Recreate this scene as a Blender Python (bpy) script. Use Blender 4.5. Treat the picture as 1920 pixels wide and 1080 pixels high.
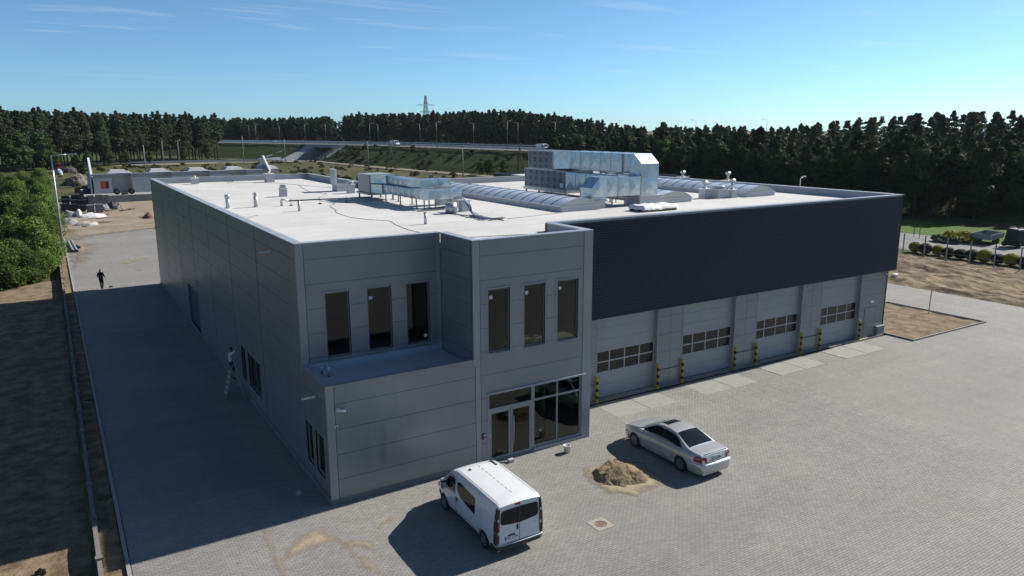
import bpy, bmesh, math, random
import numpy as np
from mathutils import Vector, Matrix, noise
R = math.radians
for o in list(bpy.data.objects): bpy.data.objects.remove(o, do_unlink=True)
scn = bpy.context.scene
COL = scn.collection

# ---------------------------------------------------------------- camera
cam_d = bpy.data.cameras.new('camera'); cam = bpy.data.objects.new('camera', cam_d); COL.objects.link(cam)
cam_d.sensor_width = 36.0; cam_d.lens = 36.0*1400.1/1920.0
cam_d.clip_start = 0.1; cam_d.clip_end = 6000
PITCH, YAW, ROLL = 0.2102, 0.5509, 0.0026
cam.matrix_world = (Matrix.Translation((-7.5605, -25.0424, 13.575)) @ Matrix.Rotation(-YAW, 4, 'Z')
                    @ Matrix.Rotation(math.pi/2-PITCH, 4, 'X') @ Matrix.Rotation(-ROLL, 4, 'Z'))
scn.camera = cam
# ---------------------------------------------------------------- sky and sun
SUN_EL, SUN_AZ = R(35.0), R(1.6)          # sun stands over +X, a touch behind the facade
wd = bpy.data.worlds.new('World'); scn.world = wd; wd.use_nodes = True
wn, wl = wd.node_tree.nodes, wd.node_tree.links
bg = wn['Background']; sky = wn.new('ShaderNodeTexSky'); sky.sky_type = 'NISHITA'; sky.sun_disc = False
sky.sun_elevation = SUN_EL; sky.sun_rotation = R(90) - SUN_AZ
sky.air_density = 0.6; sky.dust_density = 0.45; sky.ozone_density = 1.2; sky.altitude = 100
def wnode(t, **kw):
    n = wn.new(t)
    for k, v in kw.items(): setattr(n, k, v)
    return n
# thin cirrus over the whole sky: noise stretched on a plane high above
tc = wnode('ShaderNodeTexCoord'); sep = wnode('ShaderNodeSeparateXYZ'); wl.new(tc.outputs['Generated'], sep.inputs[0])
mx = wnode('ShaderNodeMath', operation='MAXIMUM'); wl.new(sep.outputs['Z'], mx.inputs[0]); mx.inputs[1].default_value = 0.03
dv = []
for c in 'XY':
    d = wnode('ShaderNodeMath', operation='DIVIDE'); wl.new(sep.outputs[c], d.inputs[0]); wl.new(mx.outputs[0], d.inputs[1]); dv.append(d)
cmb = wnode('ShaderNodeCombineXYZ'); wl.new(dv[0].outputs[0], cmb.inputs[0]); wl.new(dv[1].outputs[0], cmb.inputs[1])
mp = wnode('ShaderNodeMapping'); wl.new(cmb.outputs[0], mp.inputs[0])
mp.inputs['Rotation'].default_value = (0, 0, R(31)); mp.inputs['Scale'].default_value = (0.30, 1.05, 1)
mp.inputs['Location'].default_value = (1.75, 0.2, 0)
ns = wnode('ShaderNodeTexNoise'); wl.new(mp.outputs[0], ns.inputs['Vector'])
ns.inputs['Scale'].default_value = 0.85; ns.inputs['Detail'].default_value = 9; ns.inputs['Roughness'].default_value = 0.62; ns.inputs['Distortion'].default_value = 0.5
rp = wnode('ShaderNodeMapRange'); wl.new(ns.outputs['Fac'], rp.inputs[0])
rp.inputs[1].default_value = 0.56; rp.inputs[2].default_value = 0.82; rp.inputs[3].default_value = 0; rp.inputs[4].default_value = 0.5
fd = wnode('ShaderNodeMapRange'); wl.new(sep.outputs['Z'], fd.inputs[0])
fd.inputs[1].default_value = 0.03; fd.inputs[2].default_value = 0.14
ml = wnode('ShaderNodeMath', operation='MULTIPLY'); wl.new(rp.outputs[0], ml.inputs[0]); wl.new(fd.outputs[0], ml.inputs[1])
hs = wnode('ShaderNodeHueSaturation'); wl.new(sky.outputs[0], hs.inputs['Color']); hs.inputs['Saturation'].default_value = 0.9
mixc = wnode('ShaderNodeMixRGB'); wl.new(ml.outputs[0], mixc.inputs[0]); wb = wnode('ShaderNodeMixRGB', blend_type='MULTIPLY'); wb.inputs[0].default_value = 1; wl.new(hs.outputs[0], wb.inputs[1]); wb.inputs[2].default_value = (0.71, 1.09, 1.30, 1); wl.new(wb.outputs[0], mixc.inputs[1]); mixc.inputs[2].default_value = (9.0, 9.6, 10.2, 1)
wl.new(mixc.outputs[0], bg.inputs[0]); bg.inputs[1].default_value = 0.058
sun_d = bpy.data.lights.new('sun', 'SUN'); sun_d.energy = 5.0; sun_d.angle = R(0.53); sun_d.color = (1.0, 0.945, 0.86)
sun = bpy.data.objects.new('sun', sun_d); COL.objects.link(sun)
sv = Vector((math.cos(SUN_EL)*math.cos(SUN_AZ), math.cos(SUN_EL)*math.sin(SUN_AZ), math.sin(SUN_EL)))
sun.rotation_euler = sv.to_track_quat('Z', 'Y').to_euler(); sun.location = sv*200
vs = scn.view_settings
vs.view_transform = 'Standard'; vs.look = 'None'; vs.gamma = 1.0; vs.exposure = 0.80; vs.use_curve_mapping = False

# ---------------------------------------------------------------- materials
MAT = {}
KA = 0.78         # all surface colours are given for a brighter exposure; one common factor brings them to this one
def mat(name, col, rough=0.6, metal=0.0, spec=0.5, var=0.0, scale=3.0, col2=None, bump=0.0, bscale=40.0, detail=4, sharp=0.17, coat=0.0, trans=0.0, stretch=None, rnd=0.0, sheen=0.0):
    """principled material; colour varies between col and col2 by object-space noise, with a fine bump"""
    if name in MAT: return MAT[name]
    col = tuple(c*KA for c in col); col2 = tuple(c*KA for c in col2) if col2 else None
    m = bpy.data.materials.new(name); m.use_nodes = True; MAT[name] = m
    nt = m.node_tree; N, L = nt.nodes, nt.links; b = N['Principled BSDF']
    b.inputs['Roughness'].default_value = rough; b.inputs['Metallic'].default_value = metal
    b.inputs['Specular IOR Level'].default_value = spec; b.inputs['Base Color'].default_value = (*col, 1)
    if coat: b.inputs['Coat Weight'].default_value = coat; b.inputs['Coat Roughness'].default_value = 0.06
    src = None
    if var > 0 or col2:
        g = N.new('ShaderNodeNewGeometry'); mpn = N.new('ShaderNodeMapping'); L.new(g.outputs['Position'], mpn.inputs[0])
        if stretch: mpn.inputs['Scale'].default_value = stretch
        n1 = N.new('ShaderNodeTexNoise'); n1.inputs['Scale'].default_value = scale; n1.inputs['Detail'].default_value = detail; n1.inputs['Roughness'].default_value = 0.65
        L.new(mpn.outputs[0], n1.inputs['Vector'])
        cr = N.new('ShaderNodeValToRGB'); L.new(n1.outputs['Fac'], cr.inputs[0])
        c2 = col2 or tuple(min(1, c*(1+var)) for c in col); c1 = col if col2 else tuple(c*(1-var) for c in col)
        cr.color_ramp.elements[0].position = 0.5-sharp; cr.color_ramp.elements[1].position = 0.5+sharp
        cr.color_ramp.elements[0].color = (*c1, 1); cr.color_ramp.elements[1].color = (*c2, 1)
        src = cr.outputs[0]
    if rnd > 0:
        oi = N.new('ShaderNodeObjectInfo'); mr = N.new('ShaderNodeMapRange'); L.new(oi.outputs['Random'], mr.inputs[0])
        mr.inputs[3].default_value = 1-rnd; mr.inputs[4].default_value = 1+rnd
        hv = N.new('ShaderNodeHueSaturation'); L.new(mr.outputs[0], hv.inputs['Value'])
        if src: L.new(src, hv.inputs['Color'])
        else: hv.inputs['Color'].default_value = (*col, 1)
        src = hv.outputs[0]
    if src: L.new(src, b.inputs['Base Color'])
    if bump > 0:
        g2 = N.new('ShaderNodeNewGeometry'); n2 = N.new('ShaderNodeTexNoise'); n2.inputs['Scale'].default_value = bscale; n2.inputs['Detail'].default_value = 5
        L.new(g2.outputs['Position'], n2.inputs['Vector'])
        bp = N.new('ShaderNodeBump'); bp.inputs['Strength'].default_value = 1.0; bp.inputs['Distance'].default_value = bump
        L.new(n2.outputs['Fac'], bp.inputs['Height']); L.new(bp.outputs[0], b.inputs['Normal'])
    return m
def leafmat(name, c1, c2, scale=0.6, rnd=0.25, tr=0.25):
    if name in MAT: return MAT[name]
    m = mat(name, c1, 0.75, spec=0.25, col2=c2, scale=scale, rnd=rnd)
    N, L = m.node_tree.nodes, m.node_tree.links; b = N['Principled BSDF']; out = N['Material Output']
    t = N.new('ShaderNodeBsdfTranslucent'); src = b.inputs['Base Color'].links[0].from_socket; L.new(src, t.inputs[0])
    ms = N.new('ShaderNodeMixShader'); ms.inputs[0].default_value = tr; L.new(b.outputs[0], ms.inputs[1]); L.new(t.outputs[0], ms.inputs[2]); L.new(ms.outputs[0], out.inputs[0])
    return m
def glassmat(name, tint=(0.5, 0.55, 0.53), ior=1.5, rough=0.0, boost=0.0):
    m = bpy.data.materials.new(name); m.use_nodes = True; MAT[name] = m
    N, L = m.node_tree.nodes, m.node_tree.links; out = N['Material Output']; N.remove(N['Principled BSDF'])
    fr = N.new('ShaderNodeFresnel'); fr.inputs['IOR'].default_value = ior
    ad = N.new('ShaderNodeMath'); ad.operation = 'ADD'; ad.use_clamp = True; L.new(fr.outputs[0], ad.inputs[0]); ad.inputs[1].default_value = boost
    tr = N.new('ShaderNodeBsdfTransparent'); tr.inputs[0].default_value = (*tint, 1)
    gl = N.new('ShaderNodeBsdfGlossy'); gl.inputs['Roughness'].default_value = rough; gl.inputs[0].default_value = (0.92, 0.95, 0.93, 1)
    ms = N.new('ShaderNodeMixShader'); L.new(ad.outputs[0], ms.inputs[0]); L.new(tr.outputs[0], ms.inputs[1]); L.new(gl.outputs[0], ms.inputs[2]); L.new(ms.outputs[0], out.inputs[0])
    return m

# ---------------------------------------------------------------- mesh helpers
def wloc(p):
    v = Vector((0, 0, 0))
    while p is not None: v = v + Vector(p.location); p = p.parent
    return v
class MB:
    """collects shapes in world coordinates; build() links them as ONE mesh object under a parent"""
    def __init__(s): s.v = []; s.f = []; s.m = []; s.mi = 0; s.sm = []; s.smooth = False
    def quad(s, a, b, c, d): s.poly([a, b, c, d])
    def poly(s, pts):
        i = len(s.v); s.v += [tuple(p) for p in pts]; s.f.append(list(range(i, i+len(pts)))); s.m.append(s.mi); s.sm.append(s.smooth)
    def grid(s, rows, closed=False, flip=False):
        """rows: list of equally long point lists"""
        i = len(s.v); n = len(rows[0])
        for r in rows: s.v += [tuple(p) for p in r]
        for a in range(len(rows)-1):
            for b in range(n if closed else n-1):
                b2 = (b+1) % n
                q = [i+a*n+b, i+a*n+b2, i+(a+1)*n+b2, i+(a+1)*n+b]
                s.f.append(q[::-1] if flip else q); s.m.append(s.mi); s.sm.append(s.smooth)
    def box(s, x0, y0, z0, x1, y1, z1):
        i = len(s.v)
        s.v += [(x0,y0,z0),(x1,y0,z0),(x1,y1,z0),(x0,y1,z0),(x0,y0,z1),(x1,y0,z1),(x1,y1,z1),(x0,y1,z1)]
        for q in ((0,3,2,1),(4,5,6,7),(0,1,5,4),(1,2,6,5),(2,3,7,6),(3,0,4,7)): s.f.append([i+k for k in q]); s.m.append(s.mi); s.sm.append(False)
    def hexa(s, p):
        """eight corners: bottom four counter-clockwise, then top four"""
        i = len(s.v); s.v += [tuple(a) for a in p]
        for q in ((0,3,2,1),(4,5,6,7),(0,1,5,4),(1,2,6,5),(2,3,7,6),(3,0,4,7)): s.f.append([i+k for k in q]); s.m.append(s.mi); s.sm.append(False)
    def bar(s, a, b, w, h=None, up=(0,0,1)):
        a, b = Vector(a), Vector(b); h = h or w; d = (b-a).normalized(); u = Vector(up)
        if abs(d.dot(u)) > 0.98: u = Vector((1, 0, 0))
        r = d.cross(u).normalized(); u = r.cross(d).normalized()
        p = []
        for c in (a, b):
            p += [c - r*w/2 - u*h/2, c + r*w/2 - u*h/2, c + r*w/2 + u*h/2, c - r*w/2 + u*h/2]
        s.hexa(p)
    def tube(s, pts, rad, n=8, caps=True):
        pts = [Vector(p) for p in pts]; rows = []
        rads = rad if isinstance(rad, (list, tuple)) else [rad]*len(pts)
        prev = None
        for k, p in enumerate(pts):
            d = (pts[min(k+1, len(pts)-1)] - pts[max(k-1, 0)]).normalized()
            if prev is None:
                u = Vector((0, 0, 1)) if abs(d.z) < 0.9 else Vector((1, 0, 0))
                r = d.cross(u).normalized()
            else: r = (prev - d*prev.dot(d)).normalized()
            prev = r; u = d.cross(r)
            rows.append([p + (r*math.cos(2*math.pi*j/n) + u*math.sin(2*math.pi*j/n))*rads[k] for j in range(n)])
        sm = s.smooth; s.smooth = True; s.grid(rows, True, flip=True); s.smooth = False
        if caps: s.poly(rows[0]); s.poly(rows[-1][::-1])
        s.smooth = sm
    def cyl(s, c, r, z0, z1, n=16, r2=None): s.tube([(c[0], c[1], z0), (c[0], c[1], z1)], [r, r if r2 is None else r2], n)
    def prism(s, prof, axis, a, b):
        """closed 2D profile swept along axis from a to b; profile in the other two axes"""
        def P(q, t):
            return {'x': (t, q[0], q[1]), 'y': (q[0], t, q[1]), 'z': (q[0], q[1], t)}[axis]
        s.grid([[P(q, a) for q in prof], [P(q, b) for q in prof]], True)
        s.poly([P(q, a) for q in prof][::-1]); s.poly([P(q, b) for q in prof])
    def build(s, name, m, parent=None, fix=True, attr=None):
        if not s.v: return None
        me = bpy.data.meshes.new(name); off = wloc(parent)
        v = np.array(s.v, dtype=float) - np.array(off)
        me.from_pydata(v.tolist(), [], s.f)
        ms = m if isinstance(m, (list, tuple)) else [m]
        for k in ms: me.materials.append(k)
        me.polygons.foreach_set('material_index', s.m); me.polygons.foreach_set('use_smooth', s.sm)
        if fix:
            bm = bmesh.new(); bm.from_mesh(me); bmesh.ops.remove_doubles(bm, verts=bm.verts, dist=1e-5)
            bmesh.ops.recalc_face_normals(bm, faces=bm.faces); bm.to_mesh(me); bm.free()
        me.update()
        o = bpy.data.objects.new(name, me); COL.objects.link(o)
        if parent is not None: o.parent = parent
        return o
def tag(o, label=None, cat=None, group=None, kind=None):
    if label: o['label'] = label
    if cat: o['category'] = cat
    if group: o['group'] = group
    if kind: o['kind'] = kind
    return o
def thing(name, label, cat, loc=(0, 0, 0), rz=0, group=None):
    o = bpy.data.objects.new(name, None); o.empty_display_size = 0.3; COL.objects.link(o); o.location = loc; o.rotation_euler = (0, 0, rz)
    return tag(o, label, cat, group)
def copy_tree(o, parent=None):
    c = o.copy(); COL.objects.link(c); c.parent = parent
    for ch in [k for k in ALLCH.get(o.name, [])] or list(o.children): copy_tree(ch, c)
    return c
ALLCH = {}
def bevel(o, w, seg=2, lim=40):
    b = o.modifiers.new('bevel', 'BEVEL'); b.width = w; b.segments = seg; b.limit_method = 'ANGLE'; b.angle_limit = R(lim)
    return o
def fbm(x, y, sc, oct=4, seed=0.0):
    return noise.fractal(Vector((x*sc+seed, y*sc-seed*0.7, seed*1.3)), 1.0, 2.0, oct)
# ================================================================ the setting: ground, pavement, beds
random.seed(7)
m_meadow = mat('meadow', (0.034, 0.050, 0.014), 0.95, spec=0.1, col2=(0.125, 0.105, 0.055), scale=0.09, detail=10, bump=0.05, bscale=1.5)
m_sand = mat('sand', (0.33, 0.27, 0.19), 0.95, spec=0.1, col2=(0.41, 0.335, 0.245), scale=0.7, detail=10, bump=0.02, bscale=6)
m_sandwet = mat('sand_dark', (0.125, 0.092, 0.06), 0.95, spec=0.1, col2=(0.27, 0.205, 0.135), scale=1.3, detail=14, sharp=.12, bump=0.03, bscale=9)
m_dirt = mat('dirt', (0.085, 0.062, 0.042), 0.95, spec=0.1, col2=(0.30, 0.228, 0.15), scale=1.3, detail=14, sharp=.10, bump=0.04, bscale=5, stretch=(1.3, 0.45, 1))
m_yard = mat('yard_dirt', (0.22, 0.175, 0.13), 0.95, spec=0.1, col2=(0.34, 0.285, 0.225), scale=0.25, detail=10, bump=0.03, bscale=3)
m_lawn = mat('lawn', (0.055, 0.115, 0.018), 0.95, spec=0.1, col2=(0.085, 0.15, 0.025), scale=0.8, detail=8, bump=0.05, bscale=8)
m_floor = mat('forest_floor', (0.035, 0.045, 0.016), 0.95, spec=0.1, col2=(0.09, 0.10, 0.035), scale=0.3, detail=8)
m_tarmac = mat('tarmac', (0.16, 0.16, 0.165), 0.9, spec=0.2, col2=(0.24, 0.235, 0.23), scale=0.6, detail=8)
m_conc = mat('concrete', (0.31, 0.305, 0.29), 0.85, spec=0.25, var=0.14, scale=1.2, detail=8, bump=0.004, bscale=30)
m_slab = mat('concrete_slab', (0.295, 0.288, 0.268), 0.8, spec=0.25, var=0.10, scale=2.2, detail=9, bump=0.002, bscale=40)
m_concd = mat('concrete_grey', (0.19, 0.17, 0.17), 0.85, spec=0.2, var=0.2, scale=0.8, detail=8)

def hf(name, xs, ys, zf, m, kind='structure', parent=None, smooth=True):
    me = bpy.data.meshes.new(name); off = wloc(parent)
    nx, ny = len(xs), len(ys)
    v = [(x-off.x, y-off.y, zf(x, y)-off.z) for y in ys for x in xs]
    f = [(j*nx+i, j*nx+i+1, (j+1)*nx+i+1, (j+1)*nx+i) for j in range(ny-1) for i in range(nx-1)]
    me.from_pydata(v, [], f); me.materials.append(m)
    if smooth: me.polygons.foreach_set('use_smooth', [True]*len(f))
    o = bpy.data.objects.new(name, me); COL.objects.link(o)
    if parent: o.parent = parent
    if kind: o['kind'] = kind
    return o
def lin(a, b, n): return [a+(b-a)*i/(n-1) for i in range(n)]
def sstep(a, b, x): t = max(0, min(1, (x-a)/(b-a))); return t*t*(3-2*t)

# ground: one sheet to the horizon; lower beyond the left boundary wall
def ground_z(x, y):
    z = -0.07
    low = (1-sstep(-7.9, -7.5, x))*(1-sstep(95, 125, y))
    z -= 0.36*low
    if low > .5: z += 0.05*fbm(x, y, 0.5, 3, 2.0)
    if y > 150 and x < 100: z += 0.35*max(-0.15, fbm(x, y, 0.06, 4, 5.0))
    return z
gx_ = [-3000, -1200, -500, -250, -140, -90] + lin(-60, -9, 60) + [-8.4, -8.0, -7.8, -7.65, -7.5, -7.3, -6, 0, 12, 25, 40, 55] + lin(60, 100, 12) + [115, 140, 180, 260, 400, 800, 1600, 3000]
gy_ = [-3000, -1000, -300, -120, -80] + lin(-60, 130, 100) + lin(135, 320, 60) + [340, 380, 460, 600, 900, 1500, 3000]
hf('ground', gx_, gy_, ground_z, m_meadow)
# sandy strip between kerb and boundary wall, and the bare sand left of it
hf('sandy_verge', lin(-7.5, -6.88, 5), lin(-60, 92, 150), lambda x, y: -0.05+0.035*fbm(x, y, 0.9, 3, 1.0), m_sandwet)
def bare(x, y):
    e = 55.5+0.55*(x+8)+3.0*fbm(x, y, 0.10, 4, 9.0)-y
    if y > 30: e = min(e, 6.0)
    return -0.37+min(0.02, 0.04*e) + 0.03*fbm(x, y, 1.4, 3, 3.0) - (0.3 if e < -1 else 0)
hf('bare_sand', lin(-46, -7.74, 120), lin(-60, 66, 300), bare, m_sandwet)
# right of the plot: churned dirt with wheel ruts
def dirt_z(x, y):
    e = min(x-55.25, 71.2-x, 1.0)
    r = math.sin((x*0.9 + 1.8*fbm(x, y, 0.09, 3, 4.4))*2.1)
    z = 0.12 + 0.30*fbm(x, y, 0.42, 6, 1.7) + 0.14*r*max(0, fbm(x, y, 0.13, 3, 7.7)+.25) + 0.03
    return max(-.05, -0.045 + (z+0.045)*max(0, min(1, e*1.2)))
hf('dirt_field', lin(55.2, 71.4, 130), lin(-30, 60, 420), dirt_z, m_dirt)
hf('gravel_road', lin(75.2, 88.4, 4), lin(-60, 75, 12), lambda x, y: -0.055, m_tarmac)
hf('lawn', lin(88.4, 102, 12), lin(-60, 90, 60), lambda x, y: -0.05+0.05*fbm(x, y, .3, 3, .5), m_lawn)
hf('forest_floor', lin(101.5, 420, 30), lin(-220, 172, 40), lambda x, y: -0.045, m_floor)
s_ = [(130, 420), (160, 330), (168, 240), (174, 172)]
me_ = bpy.data.meshes.new('wood_floor'); me_.from_pydata([(20, 560, -.03), (110, 430, -.03), (146, 330, -.03), (160, 240, -.03), (161, 172, -.03), (420, 172, -.03), (420, 560, -.03), (-80, 224, .33), (-46, 246, .33), (-20, 269, .33), (6, 296, .33), (36, 325, .33), (66, 344, .33), (40, 420, .33), (-160, 420, .33), (-160, 224, .33)], [], [(0, 1, 2, 3, 4, 5, 6), (7, 8, 9, 10, 11, 12, 13, 14, 15)]); me_.materials.append(m_floor)
o = bpy.data.objects.new('wood_floor', me_); COL.objects.link(o); o['kind'] = 'structure'
hf('yard_ground', lin(-7.6, 46, 60), lin(84, 157, 90), lambda x, y: -0.035+0.06*fbm(x, y, 0.35, 4, 8.0)-(0.05 if y < 97 and x > -3 else 0), m_yard)

# ---- pavement: bed sheet with the laying pattern as material, real pavers where they can be told apart
PW, PD = 0.20, 0.10
def paver_mat(name, sheet):
    m = bpy.data.materials.new(name); m.use_nodes = True; MAT[name] = m
    N, L = m.node_tree.nodes, m.node_tree.links; b = N['Principled BSDF']; b.inputs['Roughness'].default_value = 0.82; b.inputs['Specular IOR Level'].default_value = 0.3
    g = N.new('ShaderNodeNewGeometry')
    def nz(sc, det=6, st=None):
        n = N.new('ShaderNodeTexNoise'); n.inputs['Scale'].default_value = sc; n.inputs['Detail'].default_value = det; n.inputs['Roughness'].default_value = .6
        if st:
            mpn = N.new('ShaderNodeMapping'); mpn.inputs['Scale'].default_value = st; L.new(g.outputs['Position'], mpn.inputs[0]); L.new(mpn.outputs[0], n.inputs['Vector'])
        else: L.new(g.outputs['Position'], n.inputs['Vector'])
        return n.outputs['Fac']
    def ramp(src, p0, c0, p1, c1):
        r = N.new('ShaderNodeValToRGB'); L.new(src, r.inputs[0]); e = r.color_ramp.elements
        e[0].position = p0; e[1].position = p1; e[0].color = (*c0, 1); e[1].color = (*c1, 1); return r.outputs[0]
    def mix(f, a, c, t='MIX'):
        x = N.new('ShaderNodeMixRGB'); x.blend_type = t
        for i, s in ((0, f), (1, a), (2, c)):
            if hasattr(s, 'links'): L.new(s, x.inputs[i])
            elif isinstance(s, tuple): x.inputs[i].default_value = (*s, 1)
            else: x.inputs[i].default_value = s
        return x.outputs[0]
    base = ramp(nz(0.16, 7, (.6, 1.2, 1)), .36, (0.183, 0.178, 0.170), .66, (0.218, 0.211, 0.200))
    base = mix(1.0, base, ramp(nz(1.1, 8), .30, (.93, .93, .93), .72, (1.06, 1.055, 1.045)), 'MULTIPLY')
    base = mix(1.0, base, ramp(nz(0.55, 5, (2.2, .16, 1)), .35, (.955, .955, .96), .66, (1.04, 1.035, 1.025)), 'MULTIPLY')
    base = mix(1.0, base, ramp(nz(0.9, 4, (.12, 1.9, 1)), .38, (.97, .97, .97), .64, (1.03, 1.03, 1.025)), 'MULTIPLY')
    base = mix(ramp(nz(2.3, 7), .68, (0, 0, 0), .80, (.35, .35, .35)), base, (0.13, 0.125, 0.12))
    # pale sand dust trodden into the joints here and there
    base = mix(ramp(nz(0.33, 6, (1, 1.6, 1)), .56, (0, 0, 0), .74, (.5, .5, .5)), base, (0.235, 0.212, 0.18))
    if sheet:
        br = N.new('ShaderNodeTexBrick'); br.offset = 0.5; br.inputs['Scale'].default_value = 1.0
        br.inputs['Brick Width'].default_value = PW; br.inputs['Row Height'].default_value = PD; br.inputs['Mortar Size'].default_value = 0.007; br.inputs['Mortar Smooth'].default_value = .2
        br.inputs['Color1'].default_value = (1.03, 1.03, 1.03, 1); br.inputs['Color2'].default_value = (.91, .91, .915, 1); br.inputs['Mortar'].default_value = (.52, .50, .47, 1)
        L.new(g.outputs['Position'], br.inputs['Vector'])
        base = mix(1.0, base, br.outputs['Color'], 'MULTIPLY')
        bp = N.new('ShaderNodeBump'); bp.inputs['Distance'].default_value = 0.006; bp.invert = True; L.new(br.outputs['Fac'], bp.inputs['Height']); L.new(bp.outputs[0], b.inputs['Normal'])
    else:
        at = N.new('ShaderNodeAttribute'); at.attribute_name = 'tone'
        oi = N.new('ShaderNodeObjectInfo')
        base = mix(1.0, base, ramp(at.outputs['Fac'], 0.0, (.92, .92, .925), 1.0, (1.08, 1.08, 1.075)), 'MULTIPLY')
    L.new(base, b.inputs['Base Color'])
    return m
m_pave = paver_mat('paving_sheet', True); m_paver = paver_mat('paver', False)
NX0, NX1, NY0, NY1 = -6.7, 26.0, -17.0, 2.9      # part of the yard where single pavers show
mb = MB()
zs = -0.014
mb.poly([(-6.73, -80, zs), (55.3, -80, zs), (55.3, NY0, zs), (-6.73, NY0, zs)])
mb.poly([(NX1, NY0, zs), (55.3, NY0, zs), (55.3, 1.2, zs), (NX1, 1.2, zs)])
mb.poly([(NX1, 1.2, zs), (39.13, 1.2, zs), (39.13, 2.955, zs), (NX1, 2.955, zs)])
mb.poly([(48.05, 1.2, zs), (55.3, 1.2, zs), (55.3, 50, zs), (48.05, 50, zs)])
mb.poly([(39.13, 8.5, zs), (48.05, 8.5, zs), (48.05, 50, zs), (39.13, 50, zs)])
mb.poly([(-6.73, NY1, zs), (0.05, NY1, zs), (0.05, 48, zs), (-6.73, 48, zs)])
mb.poly([(-6.73, 48, zs), (14, 48, zs), (14, 95, zs), (-3, 96, zs), (-5.4, 90, zs), (-6.73, 85, zs)])
# bedding sand under the single pavers
mb.mi = 1
mb.poly([(-6.73, NY0, zs), (NX1, NY0, zs), (NX1, NY1+.02, zs), (-6.73, NY1+.02, zs)])
pav = mb.build('pavement', [m_pave, mat('joint_sand', (0.15, 0.138, 0.12), .95, spec=.1, var=.15, scale=2)]); pav['kind'] = 'structure'
HOLES = [(7.33, 7.81, -6.55, -6.07), (.21, 11.66, .21, 3.2)] + [(a+.21, a+3.73, 1.27, 2.75) for a in (14.45, 20.3)] + [(26.25, 29.94, 1.27, 2.75)]
rng = random.Random(3); cand = []
row = 0; y = NY0
while y+PD <= NY1+1e-6:
    x = NX0 - (PW/2 if row % 2 else 0)
    while x < NX1:
        a, b2 = max(x, NX0), min(x+PW, NX1)
        if b2-a > .04 and not any(b2 > h[0] and a < h[1] and y+PD > h[2] and y < h[3] for h in HOLES): cand.append((a, y, b2, y+PD))
        x += PW
    row += 1; y += PD
cx_, cy_ = -7.56, -25.04
def seen(c): # inside the picture's foot and nearest to the viewer
    dx, dy = c[0]-cx_, c[1]-cy_
    fw = dx*math.sin(YAW)+dy*math.cos(YAW); rt = dx*math.cos(YAW)-dy*math.sin(YAW)
    return fw > 24.2 and abs(rt) < fw*.66
vis = sorted([c for c in cand if c[2]-c[0] > PW-1e-3 and seen(c) and not (c[0] < .6 and c[1] > -2.9) and not (1.0 < c[0] < 5.5 and -6.6 < c[1])], key=lambda c: (c[0]-cx_)**2+(c[1]-cy_)**2)[:300]
J = 0.0038; sv_ = set(vis)
pm = MB(); pm.box(J, J, -0.05, PW-J, PD-J, 0.0); first = pm.build('paver', m_paver, pav)
at = first.data.attributes.new('tone', 'FLOAT', 'FACE')
tones = []
for k in range(6):
    me = first.data if k == 0 else first.data.copy()
    me.attributes['tone'].data.foreach_set('value', [0.1+0.16*k]*len(me.polygons)); tones.append(me)
for k, c in enumerate(vis):
    o = first if k == 0 else first.copy()
    if k: COL.objects.link(o)
    o.data = tones[rng.randrange(6)]; o.location = (c[0], c[1], rng.uniform(-.0025, .001)); o.parent = pav
rest = [c for c in cand if c not in sv_]
V = np.zeros((len(rest)*8, 3)); F = np.zeros((len(rest)*5, 4), dtype=np.int64); T = np.zeros(len(rest)*5)
q5 = np.array([(4,5,6,7),(0,1,5,4),(1,2,6,5),(2,3,7,6),(3,0,4,7)])
for i, c in enumerate(rest):
    h = rng.uniform(-.003, .001); a, b2, d, e = c[0]+J, c[1]+J, c[2]-J, c[3]-J; t1, t2 = rng.uniform(-.0012, .0012), rng.uniform(-.0012, .0012)
    V[i*8:i*8+8] = [(a,b2,-.02),(d,b2,-.02),(d,e,-.02),(a,e,-.02),(a,b2,h+t1),(d,b2,h+t2),(d,e,h-t1),(a,e,h-t2)]
    F[i*5:i*5+5] = q5+i*8; T[i*5:i*5+5] = rng.random()
me = bpy.data.meshes.new('pavers'); me.from_pydata(V.tolist(), [], F.tolist()); me.materials.append(m_paver)
at = me.attributes.new('tone', 'FLOAT', 'FACE'); at.data.foreach_set('value', T)
po = bpy.data.objects.new('paver_field', me); COL.objects.link(po); po.parent = pav; po['kind'] = 'stuff'

# concrete slabs and slot drain before the garage doors
for a in (14.45, 20.3, 26.2, 32.05):
    for k in (0, 1):
        s = MB(); s.box(a+k*2.12, 1.08, -0.1, a+k*2.12+1.83, 2.94, 0.004+0.001*k); o = s.build('concrete_slab', m_slab, pav); bevel(o, .006, 1)
    s = MB(); s.box(a+1.845, 1.08, -0.1, a+2.105, 2.94, -0.004); s.build('joint_strip', m_slab, pav)
s = MB(); s.box(12.0, 2.985, -0.1, 38.8, 3.10, -0.055); s.box(12.0, 2.96, -.1, 38.8, 2.984, 0.002); s.box(12.0, 3.10, -.1, 38.8, 3.125, 0.002)
for i in range(54):
    x = 12.1+i*.494; s.box(x, 2.99, -.054, x+.05, 3.095, -.012)
s.build('slot_drain', mat('drain_iron', (.05, .05, .052), .6, .4), pav)
s = MB(); s.box(12.0, 3.126, -.1, 38.9, 3.62, .003); s.build('apron', m_slab, pav)
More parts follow.
